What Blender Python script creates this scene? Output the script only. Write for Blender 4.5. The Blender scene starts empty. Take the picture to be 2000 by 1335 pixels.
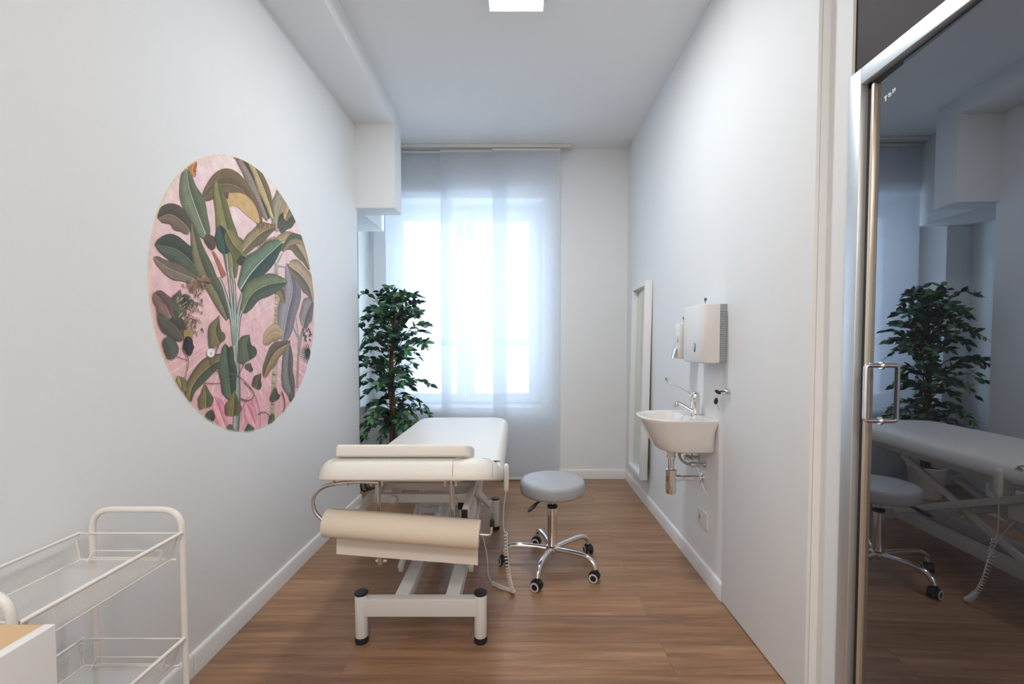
import bpy, bmesh, math, random
from mathutils import Vector, Matrix
R = math.radians
random.seed(11)
SC = bpy.context.scene
COL = SC.collection

# ---------------------------------------------------------------- camera
cam_d = bpy.data.cameras.new('camera')
cam = bpy.data.objects.new('camera', cam_d)
COL.objects.link(cam)
cam.location = (0, 0, 1.2)
cam.rotation_euler = (R(88.0), 0, 0)
cam_d.sensor_width = 36.0
cam_d.lens = 889.0 / 2000.0 * 36.0
cam_d.shift_x = -15.0 / 2000.0
cam_d.shift_y = 35.5 / 2000.0
cam_d.clip_start = 0.02
SC.camera = cam

# ---------------------------------------------------------------- world, lights, exposure
SC.view_settings.view_transform = 'Standard'
SC.view_settings.look = 'None'
SC.view_settings.gamma = 1.0
SC.view_settings.use_curve_mapping = False
SC.view_settings.exposure = 0.55
W = bpy.data.worlds.new('overcast_sky')
SC.world = W
W.use_nodes = True
bg = W.node_tree.nodes['Background']
bg.inputs[0].default_value = (0.66, 0.83, 1.0, 1)
bg.inputs[1].default_value = 4.5


def area(name, loc, rot, sx, sy, power, col):
    d = bpy.data.lights.new(name, 'AREA')
    d.shape = 'RECTANGLE'
    d.size = sx
    d.size_y = sy
    d.energy = power
    d.color = col
    o = bpy.data.objects.new(name, d)
    o.location = loc
    o.rotation_euler = rot
    COL.objects.link(o)
    return o


# the ceiling panel in view (light sits just under its diffuser) and a warmer ceiling lamp over the near half of the room
area('panel_lamp', (-0.016, 2.215, 2.862), (0, 0, 0), 0.24, 0.24, 13.0, (0.93, 0.965, 1.0))
area('near_ceiling_lamp', (-0.05, -1.25, 2.86), (0, 0, 0), 0.5, 0.5, 33.0, (1.0, 0.91, 0.83))

# ---------------------------------------------------------------- materials
MATS = {}


def mat(name, col, rough=0.5, metal=0.0, spec=0.5, var=0.0, vscale=8.0, bump=0.0, bscale=60.0, coat=0.0,
        emit=None, trans=0.0, ior=1.45, sss=0.0):
    if name in MATS:
        return MATS[name]
    m = bpy.data.materials.new(name)
    m.use_nodes = True
    nt = m.node_tree
    b = nt.nodes['Principled BSDF']
    b.inputs['Base Color'].default_value = (*col, 1)
    b.inputs['Roughness'].default_value = rough
    b.inputs['Metallic'].default_value = metal
    b.inputs['Specular IOR Level'].default_value = spec
    b.inputs['IOR'].default_value = ior
    b.inputs['Coat Weight'].default_value = coat
    b.inputs['Transmission Weight'].default_value = trans
    if sss:
        b.inputs['Subsurface Weight'].default_value = sss
    if emit:
        b.inputs['Emission Color'].default_value = (*emit[0], 1)
        b.inputs['Emission Strength'].default_value = emit[1]
    tc = nt.nodes.new('ShaderNodeTexCoord')
    if var:
        n = nt.nodes.new('ShaderNodeTexNoise')
        n.inputs['Scale'].default_value = vscale
        n.inputs['Detail'].default_value = 4
        nt.links.new(tc.outputs['Object'], n.inputs['Vector'])
        mx = nt.nodes.new('ShaderNodeMix')
        mx.data_type = 'RGBA'
        mx.inputs[6].default_value = (*[max(0, c * (1 - var)) for c in col], 1)
        mx.inputs[7].default_value = (*[min(1, c * (1 + var)) for c in col], 1)
        nt.links.new(n.outputs['Fac'], mx.inputs[0])
        nt.links.new(mx.outputs[2], b.inputs['Base Color'])
    if bump:
        n = nt.nodes.new('ShaderNodeTexNoise')
        n.inputs['Scale'].default_value = bscale
        n.inputs['Detail'].default_value = 3
        nt.links.new(tc.outputs['Object'], n.inputs['Vector'])
        bp = nt.nodes.new('ShaderNodeBump')
        bp.inputs['Strength'].default_value = bump
        bp.inputs['Distance'].default_value = 0.002
        nt.links.new(n.outputs['Fac'], bp.inputs['Height'])
        nt.links.new(bp.outputs['Normal'], b.inputs['Normal'])
    MATS[name] = m
    return m


def srgb(r, g, b):
    f = lambda c: ((c / 255 + 0.055) / 1.055) ** 2.4 if c > 10 else c / 255 / 12.92
    return (f(r), f(g), f(b))


PAINT = mat('wall_paint', (0.815, 0.83, 0.835), 0.65, var=0.012, vscale=3, bump=0.15, bscale=220)
CEIL = mat('ceiling_paint', (0.80, 0.80, 0.80), 0.8, var=0.01, vscale=3, bump=0.1, bscale=200)
TRIM = mat('white_trim', (0.80, 0.80, 0.80), 0.35, var=0.01, vscale=10)
LAMIN = mat('white_laminate', (0.80, 0.80, 0.79), 0.4, var=0.01, vscale=4)
LEATHER = mat('white_vinyl_upholstery', (0.80, 0.775, 0.73), 0.42, bump=0.25, bscale=260, var=0.015, vscale=12)
ENAMEL = mat('white_enamel_steel', (0.74, 0.73, 0.71), 0.33, var=0.01, vscale=9)
CREAM_EN = mat('cream_enamel_wire', (0.80, 0.77, 0.73), 0.4, var=0.01, vscale=9)
CHROME = mat('chrome', (0.86, 0.86, 0.87), 0.09, metal=1.0, var=0.02, vscale=20)
STEEL = mat('satin_steel', (0.62, 0.60, 0.57), 0.25, metal=1.0, var=0.04, vscale=30)
ALU = mat('brushed_aluminium', (0.66, 0.69, 0.71), 0.42, metal=0.85, var=0.03, vscale=30)
BLACK = mat('black_plastic', (0.02, 0.021, 0.024), 0.4, var=0.1, vscale=20)
RUBBER = mat('black_rubber', (0.015, 0.016, 0.018), 0.6, var=0.1, vscale=20)
PAPER = mat('cream_paper', (0.80, 0.70, 0.58), 0.75, bump=0.2, bscale=160, var=0.02, vscale=20)
CERAMIC = mat('white_ceramic', (0.80, 0.765, 0.74), 0.12, coat=0.4, var=0.008, vscale=6)
GREYVINYL = mat('grey_vinyl', (0.40, 0.415, 0.44), 0.36, bump=0.12, bscale=220, var=0.02, vscale=12)
PLASTIC = mat('white_plastic', (0.76, 0.75, 0.73), 0.35, var=0.01, vscale=9)
CREAMPL = mat('ivory_plastic', (0.76, 0.70, 0.64), 0.4, var=0.01, vscale=9)
GREYPL = mat('grey_plastic', (0.33, 0.36, 0.40), 0.4, var=0.04, vscale=12)
BLUEPL = mat('blue_plastic', (0.08, 0.13, 0.28), 0.4, var=0.05, vscale=12)
LIGHTBLUE = mat('pale_blue_insert', (0.45, 0.55, 0.66), 0.3, var=0.05, vscale=12)
POTM = mat('white_pot_plastic', (0.80, 0.80, 0.80), 0.4, var=0.01, vscale=9)
SOIL = mat('dark_soil', (0.04, 0.028, 0.02), 0.9, var=0.4, vscale=60, bump=1, bscale=90)
BARK = mat('brown_bark', (0.13, 0.075, 0.045), 0.8, var=0.45, vscale=30, bump=1.0, bscale=60)
LEAF1 = mat('ficus_leaf_dark', srgb(46, 76, 66), 0.38, var=0.3, vscale=14)
LEAF2 = mat('ficus_leaf_light', srgb(84, 134, 88), 0.38, var=0.25, vscale=14)
WOODTOP = mat('oak_laminate', srgb(208, 176, 136), 0.5, var=0.08, vscale=14)
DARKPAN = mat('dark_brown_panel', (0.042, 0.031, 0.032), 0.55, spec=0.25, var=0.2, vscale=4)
LAMP = mat('lit_diffuser', (0.9, 0.9, 0.9), 0.5, emit=((1.0, 0.99, 0.97), 6.0), var=0.01)
BRASS = mat('champagne_metal', (0.70, 0.62, 0.50), 0.3, metal=0.7, var=0.03, vscale=30)
CLEARPL = mat('milky_cord', (0.74, 0.71, 0.66), 0.45, var=0.01)


def floor_material():
    m = bpy.data.materials.new('vinyl_plank_floor')
    m.use_nodes = True
    nt = m.node_tree
    N = nt.nodes.new
    L = nt.links.new
    b = nt.nodes['Principled BSDF']
    tc = N('ShaderNodeTexCoord')
    br = N('ShaderNodeTexBrick')
    br.inputs['Scale'].default_value = 1.0
    br.inputs['Brick Width'].default_value = 1.22
    br.inputs['Row Height'].default_value = 0.182
    br.inputs['Mortar Size'].default_value = 0.0007
    br.inputs['Mortar Smooth'].default_value = 0.2
    br.inputs['Color1'].default_value = (0, 0, 0, 1)
    br.inputs['Color2'].default_value = (1, 1, 1, 1)
    br.inputs['Mortar'].default_value = (0.5, 0.5, 0.5, 1)
    br.offset = 0.37
    L(tc.outputs['Object'], br.inputs['Vector'])
    mp = N('ShaderNodeMapping')
    mp.inputs['Scale'].default_value = (2.2, 34, 1)
    L(tc.outputs['Object'], mp.inputs['Vector'])
    off = N('ShaderNodeVectorMath')
    off.operation = 'MULTIPLY_ADD'
    off.inputs[1].default_value = (7, 13, 3)
    L(br.outputs['Color'], off.inputs[0])
    L(mp.outputs[0], off.inputs[2])
    n1 = N('ShaderNodeTexNoise')
    n1.inputs['Scale'].default_value = 1.0
    n1.inputs['Detail'].default_value = 6
    n1.inputs['Roughness'].default_value = 0.62
    n1.inputs['Distortion'].default_value = 0.6
    L(off.outputs[0], n1.inputs['Vector'])
    mp2 = N('ShaderNodeMapping')
    mp2.inputs['Scale'].default_value = (0.9, 7, 1)
    L(tc.outputs['Object'], mp2.inputs['Vector'])
    n2 = N('ShaderNodeTexNoise')
    n2.inputs['Scale'].default_value = 1.0
    n2.inputs['Detail'].default_value = 3
    L(mp2.outputs[0], n2.inputs['Vector'])
    add = N('ShaderNodeMath')
    add.operation = 'MULTIPLY_ADD'
    L(n1.outputs['Fac'], add.inputs[0])
    add.inputs[1].default_value = 0.65
    sc = N('ShaderNodeMath')
    sc.operation = 'MULTIPLY'
    L(n2.outputs['Fac'], sc.inputs[0])
    sc.inputs[1].default_value = 0.35
    L(sc.outputs[0], add.inputs[2])
    cr = N('ShaderNodeValToRGB')
    e = cr.color_ramp.elements
    e[0].position = 0.30
    e[0].color = (*srgb(112, 83, 62), 1)
    e[1].position = 0.72
    e[1].color = (*srgb(184, 146, 112), 1)
    k = cr.color_ramp.elements.new(0.5)
    k.color = (*srgb(152, 115, 86), 1)
    L(add.outputs[0], cr.inputs[0])
    hs = N('ShaderNodeHueSaturation')
    v = N('ShaderNodeMath')
    v.operation = 'MULTIPLY_ADD'
    L(br.outputs['Color'], v.inputs[0])
    v.inputs[1].default_value = 0.14
    v.inputs[2].default_value = 0.93
    L(v.outputs[0], hs.inputs['Value'])
    L(cr.outputs[0], hs.inputs['Color'])
    mo = N('ShaderNodeMix')
    mo.data_type = 'RGBA'
    L(br.outputs['Fac'], mo.inputs[0])
    L(hs.outputs[0], mo.inputs[6])
    mo.inputs[7].default_value = (*srgb(100, 72, 55), 1)
    L(mo.outputs[2], b.inputs['Base Color'])
    b.inputs['Roughness'].default_value = 0.36
    b.inputs['Specular IOR Level'].default_value = 0.5
    bp = N('ShaderNodeBump')
    bp.inputs['Strength'].default_value = 0.12
    bp.inputs['Distance'].default_value = 0.001
    L(n1.outputs['Fac'], bp.inputs['Height'])
    L(bp.outputs[0], b.inputs['Normal'])
    return m


FLOORM = floor_material()


def curtain_material():
    m = bpy.data.materials.new('sheer_white_fabric')
    m.use_nodes = True
    nt = m.node_tree
    N = nt.nodes.new
    L = nt.links.new
    nt.nodes.remove(nt.nodes['Principled BSDF'])
    out = nt.nodes['Material Output']
    tc = N('ShaderNodeTexCoord')
    mp = N('ShaderNodeMapping')
    mp.inputs['Scale'].default_value = (260, 1, 18)
    L(tc.outputs['Object'], mp.inputs['Vector'])
    n = N('ShaderNodeTexNoise')
    n.inputs['Scale'].default_value = 1
    L(mp.outputs[0], n.inputs['Vector'])
    d = N('ShaderNodeBsdfDiffuse')
    d.inputs[0].default_value = (0.80, 0.82, 0.85, 1)
    t = N('ShaderNodeBsdfTranslucent')
    t.inputs[0].default_value = (0.78, 0.84, 0.92, 1)
    tr = N('ShaderNodeBsdfTransparent')
    tr.inputs[0].default_value = (0.97, 0.98, 1, 1)
    m1 = N('ShaderNodeMixShader')
    m1.inputs[0].default_value = 0.5
    L(d.outputs[0], m1.inputs[1])
    L(t.outputs[0], m1.inputs[2])
    m2 = N('ShaderNodeMixShader')
    mm = N('ShaderNodeMath')
    mm.operation = 'MULTIPLY_ADD'
    mm.inputs[1].default_value = 0.16
    mm.inputs[2].default_value = CURTAIN_OPACITY - 0.08
    L(n.outputs['Fac'], mm.inputs[0])
    L(mm.outputs[0], m2.inputs[0])
    L(tr.outputs[0], m2.inputs[1])
    L(m1.outputs[0], m2.inputs[2])
    L(m2.outputs[0], out.inputs[0])
    return m


CURTAIN_OPACITY = 0.82
CURTAIN = curtain_material()


def mesh_sheet_material():
    m = bpy.data.materials.new('fine_wire_mesh')
    m.use_nodes = True
    nt = m.node_tree
    N = nt.nodes.new
    L = nt.links.new
    b = nt.nodes['Principled BSDF']
    b.inputs['Base Color'].default_value = (0.88, 0.87, 0.86, 1)
    b.inputs['Roughness'].default_value = 0.45
    out = nt.nodes['Material Output']
    tc = N('ShaderNodeTexCoord')
    ns = N('ShaderNodeTexNoise')
    ns.inputs['Scale'].default_value = 500
    L(tc.outputs['Object'], ns.inputs['Vector'])
    acc = N('ShaderNodeMath')
    acc.operation = 'MULTIPLY_ADD'
    acc.inputs[1].default_value = 0.3
    acc.inputs[2].default_value = 0.2
    L(ns.outputs['Fac'], acc.inputs[0])
    tr = N('ShaderNodeBsdfTransparent')
    mx = N('ShaderNodeMixShader')
    L(acc.outputs[0], mx.inputs[0])
    L(tr.outputs[0], mx.inputs[1])
    L(b.outputs[0], mx.inputs[2])
    L(mx.outputs[0], out.inputs[0])
    return m


MESHM = mesh_sheet_material()


def door_glass_material():
    m = bpy.data.materials.new('dark_tinted_glass')
    m.use_nodes = True
    nt = m.node_tree
    N = nt.nodes.new
    L = nt.links.new
    b = nt.nodes['Principled BSDF']
    b.inputs['Base Color'].default_value = (0.012, 0.012, 0.014, 1)
    b.inputs['Roughness'].default_value = 0.02
    b.inputs['IOR'].default_value = 1.5
    out = nt.nodes['Material Output']
    g = N('ShaderNodeBsdfGlossy')
    g.inputs['Color'].default_value = (0.86, 0.9, 1.0, 1)
    g.inputs['Roughness'].default_value = 0.006
    mx = N('ShaderNodeMixShader')
    mx.inputs[0].default_value = 0.23
    L(b.outputs[0], mx.inputs[1])
    L(g.outputs[0], mx.inputs[2])
    L(mx.outputs[0], out.inputs[0])
    return m


DOORGLASS = door_glass_material()
WINGLASS = bpy.data.materials.new('clear_window_glass')
WINGLASS.use_nodes = True
_nt = WINGLASS.node_tree
_b = _nt.nodes['Principled BSDF']
_t = _nt.nodes.new('ShaderNodeBsdfTransparent')
_g = _nt.nodes.new('ShaderNodeBsdfGlossy')
_g.inputs['Roughness'].default_value = 0.01
_m = _nt.nodes.new('ShaderNodeMixShader')
_m.inputs[0].default_value = 0.06
_nt.links.new(_t.outputs[0], _m.inputs[1])
_nt.links.new(_g.outputs[0], _m.inputs[2])
_nt.links.new(_m.outputs[0], _nt.nodes['Material Output'].inputs[0])
MIRROR = mat('mirror_glass', (0.72, 0.78, 0.74), 0.02, metal=1.0)

# ---------------------------------------------------------------- mesh helpers: every shape is (verts, faces)


def box(x0, x1, y0, y1, z0, z1, bev=0.0):
    if bev <= 0:
        V = [(x, y, z) for x in (x0, x1) for y in (y0, y1) for z in (z0, z1)]
        F = [(0, 1, 3, 2), (4, 6, 7, 5), (0, 4, 5, 1), (2, 3, 7, 6), (0, 2, 6, 4), (1, 5, 7, 3)]
        return V, F
    bm = bmesh.new()
    bmesh.ops.create_cube(bm, size=1.0)
    for v in bm.verts:
        v.co = Vector(((x0 + x1) / 2 + v.co.x * (x1 - x0), (y0 + y1) / 2 + v.co.y * (y1 - y0), (z0 + z1) / 2 + v.co.z * (z1 - z0)))
    bmesh.ops.bevel(bm, geom=bm.edges[:], offset=bev, segments=3, profile=0.5, affect='EDGES')
    bm.verts.index_update()
    V = [tuple(v.co) for v in bm.verts]
    F = [tuple(v.index for v in f.verts) for f in bm.faces]
    bm.free()
    return V, F


def xf(vf, M):
    return [tuple(M @ Vector(v)) for v in vf[0]], vf[1]


def curve(pts, n=8):
    P = [Vector(p) for p in pts]
    P = [2 * P[0] - P[1]] + P + [2 * P[-1] - P[-2]]
    out = []
    for i in range(1, len(P) - 2):
        a, b, c, d = P[i - 1:i + 3]
        for k in range(n):
            t = k / n
            out.append(0.5 * ((2 * b) + (c - a) * t + (2 * a - 5 * b + 4 * c - d) * t * t + (3 * b - a - 3 * c + d) * t ** 3))
    out.append(P[-2])
    return out


def fillet(pts, r, n=6):
    """polyline with rounded corners"""
    P = [Vector(p) for p in pts]
    out = [P[0]]
    for i in range(1, len(P) - 1):
        a, b, c = P[i - 1], P[i], P[i + 1]
        u, w = (a - b), (c - b)
        rr = min(r, u.length * 0.49, w.length * 0.49)
        p0, p1 = b + u.normalized() * rr, b + w.normalized() * rr
        for k in range(n + 1):
            t = k / n
            out.append((1 - t) ** 2 * p0 + 2 * t * (1 - t) * b + t * t * p1)
    out.append(P[-1])
    return out


def tube(pts, r, seg=12, closed=False):
    P = [Vector(p) for p in pts]
    n = len(P)
    rad = r if isinstance(r, (list, tuple)) else [r] * n
    V, F = [], []
    up = None
    for i, p in enumerate(P):
        if closed:
            t = (P[(i + 1) % n] - P[i - 1]).normalized()
        else:
            t = (P[min(i + 1, n - 1)] - P[max(i - 1, 0)]).normalized()
        if up is None:
            up = Vector((0, 0, 1)) if abs(t.z) < 0.9 else Vector((1, 0, 0))
        u = (up - t * up.dot(t)).normalized()
        up = u
        w = t.cross(u)
        for k in range(seg):
            a = 2 * math.pi * k / seg
            V.append(tuple(p + (u * math.cos(a) + w * math.sin(a)) * rad[i]))
    m = n if closed else n - 1
    for i in range(m):
        for k in range(seg):
            a, b = i * seg, ((i + 1) % n) * seg
            F.append((a + k, a + (k + 1) % seg, b + (k + 1) % seg, b + k))
    if not closed:
        F.append(tuple(range(seg))[::-1])
        F.append(tuple((n - 1) * seg + k for k in range(seg)))
    return V, F


def lathe(prof, c=(0, 0, 0), seg=32, axis='Z'):
    """prof: list of (r, h)"""
    V, F = [], []
    for r, h in prof:
        for k in range(seg):
            a = 2 * math.pi * k / seg
            x, y = max(r, 1e-5) * math.cos(a), max(r, 1e-5) * math.sin(a)
            if axis == 'Z':
                p = (x, y, h)
            elif axis == 'X':
                p = (h, x, y)
            else:
                p = (y, h, x)
            V.append((p[0] + c[0], p[1] + c[1], p[2] + c[2]))
    for i in range(len(prof) - 1):
        for k in range(seg):
            F.append((i * seg + k, i * seg + (k + 1) % seg, (i + 1) * seg + (k + 1) % seg, (i + 1) * seg + k))
    if prof[0][0] > 1e-4:
        F.append(tuple(range(seg))[::-1])
    if prof[-1][0] > 1e-4:
        F.append(tuple((len(prof) - 1) * seg + k for k in range(seg)))
    return V, F


def loft(rings, cap0=True, cap1=True):
    n = len(rings[0])
    V = [tuple(p) for r in rings for p in r]
    F = []
    for i in range(len(rings) - 1):
        for k in range(n):
            F.append((i * n + k, i * n + (k + 1) % n, (i + 1) * n + (k + 1) % n, (i + 1) * n + k))
    if cap0:
        F.append(tuple(range(n))[::-1])
    if cap1:
        F.append(tuple((len(rings) - 1) * n + k for k in range(n)))
    return V, F


def rrect(x0, x1, y0, y1, rs, seg=8):
    """rounded rectangle, rs = radii of corners (x0y0, x1y0, x1y1, x0y1)"""
    out = []
    cs = [(x0, y0, 1, 1, 180), (x1, y0, -1, 1, 270), (x1, y1, -1, -1, 0), (x0, y1, 1, -1, 90)]
    for (cx, cy, sx, sy, a0), r in zip(cs, rs):
        for k in range(seg + 1):
            a = R(a0 + 90 * k / seg)
            out.append((cx + sx * r + r * math.cos(a), cy + sy * r + r * math.sin(a)))
    return out


def slab(outline, prof):
    """rounded slab: prof = list of (inset, z)"""
    n = len(outline)
    cx = sum(p[0] for p in outline) / n
    cy = sum(p[1] for p in outline) / n
    nor = []
    for i in range(n):
        j = i
        a = outline[i - 1]
        b = outline[(i + 1) % n]
        d = Vector((b[0] - a[0], b[1] - a[1]))
        d = d.normalized() if d.length > 1e-9 else Vector((1, 0))
        m = Vector((-d.y, d.x))
        if m.dot(Vector((cx - outline[i][0], cy - outline[i][1]))) < 0:
            m = -m
        nor.append(m)
    rings = [[(outline[i][0] + nor[i].x * d, outline[i][1] + nor[i].y * d, z) for i in range(n)] for d, z in prof]
    return loft(rings)


def quarter(r, z0, z1, n=5):
    """profile of a slab whose edges are rounded by r"""
    p = []
    for k in range(n + 1):
        a = R(90 * k / n)
        p.append((r - r * math.sin(a), z0 + r - r * math.cos(a)))
    for k in range(n + 1):
        a = R(90 * k / n)
        p.append((r - r * math.cos(a), z1 - r + r * math.sin(a)))
    return p


def sphere(c, r, seg=16, sc=(1, 1, 1)):
    prof = [(r * math.sin(math.pi * i / 10), -r * math.cos(math.pi * i / 10)) for i in range(11)]
    V, F = lathe(prof, (0, 0, 0), seg)
    return [(c[0] + v[0] * sc[0], c[1] + v[1] * sc[1], c[2] + v[2] * sc[2]) for v in V], F


ORG = {}


def build(name, shapes, mats, parent=None, sharp=38, label=None, cat=None, group=None, kind=None, origin=None):
    """one mesh object out of shapes; a shape may be ((V, F), material index)"""
    V, F, MI = [], [], []
    if not isinstance(mats, (list, tuple)):
        mats = [mats]
    for s in shapes:
        mi = 0
        if isinstance(s[1], int):
            s, mi = s
        o = len(V)
        V += [tuple(v) for v in s[0]]
        F += [tuple(i + o for i in f) for f in s[1]]
        MI += [mi] * len(s[1])
    if parent is None and origin is None:
        xs, ys, zs = zip(*V)
        origin = ((min(xs) + max(xs)) / 2, (min(ys) + max(ys)) / 2, min(zs))
    if parent is not None:
        origin = ORG[parent]
    V = [(x - origin[0], y - origin[1], z - origin[2]) for x, y, z in V]
    me = bpy.data.meshes.new(name)
    me.from_pydata(V, [], F)
    for m in mats:
        me.materials.append(m)
    me.polygons.foreach_set('material_index', MI)
    bm = bmesh.new()
    bm.from_mesh(me)
    bmesh.ops.recalc_face_normals(bm, faces=bm.faces[:])
    bm.to_mesh(me)
    bm.free()
    me.polygons.foreach_set('use_smooth', [True] * len(me.polygons))
    me.set_sharp_from_angle(angle=R(sharp))
    me.update()
    o = bpy.data.objects.new(name, me)
    COL.objects.link(o)
    if parent is None:
        o.location = origin
    else:
        o.parent = parent
    ORG[o] = origin
    if label:
        o['label'] = label
    if cat:
        o['category'] = cat
    if group:
        o['group'] = group
    if kind:
        o['kind'] = kind
    return o


def thing(name, label, cat, loc, group=None, kind=None):
    o = bpy.data.objects.new(name, None)
    o.empty_display_size = 0.05
    o.location = loc
    COL.objects.link(o)
    if label:
        o['label'] = label
    if cat:
        o['category'] = cat
    if group:
        o['group'] = group
    if kind:
        o['kind'] = kind
    ORG[o] = tuple(loc)
    return o


def struct(name, shapes, m, parent=None, label=None, cat=None):
    return build(name, shapes, m, parent, kind='structure', label=label, cat=cat)

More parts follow.
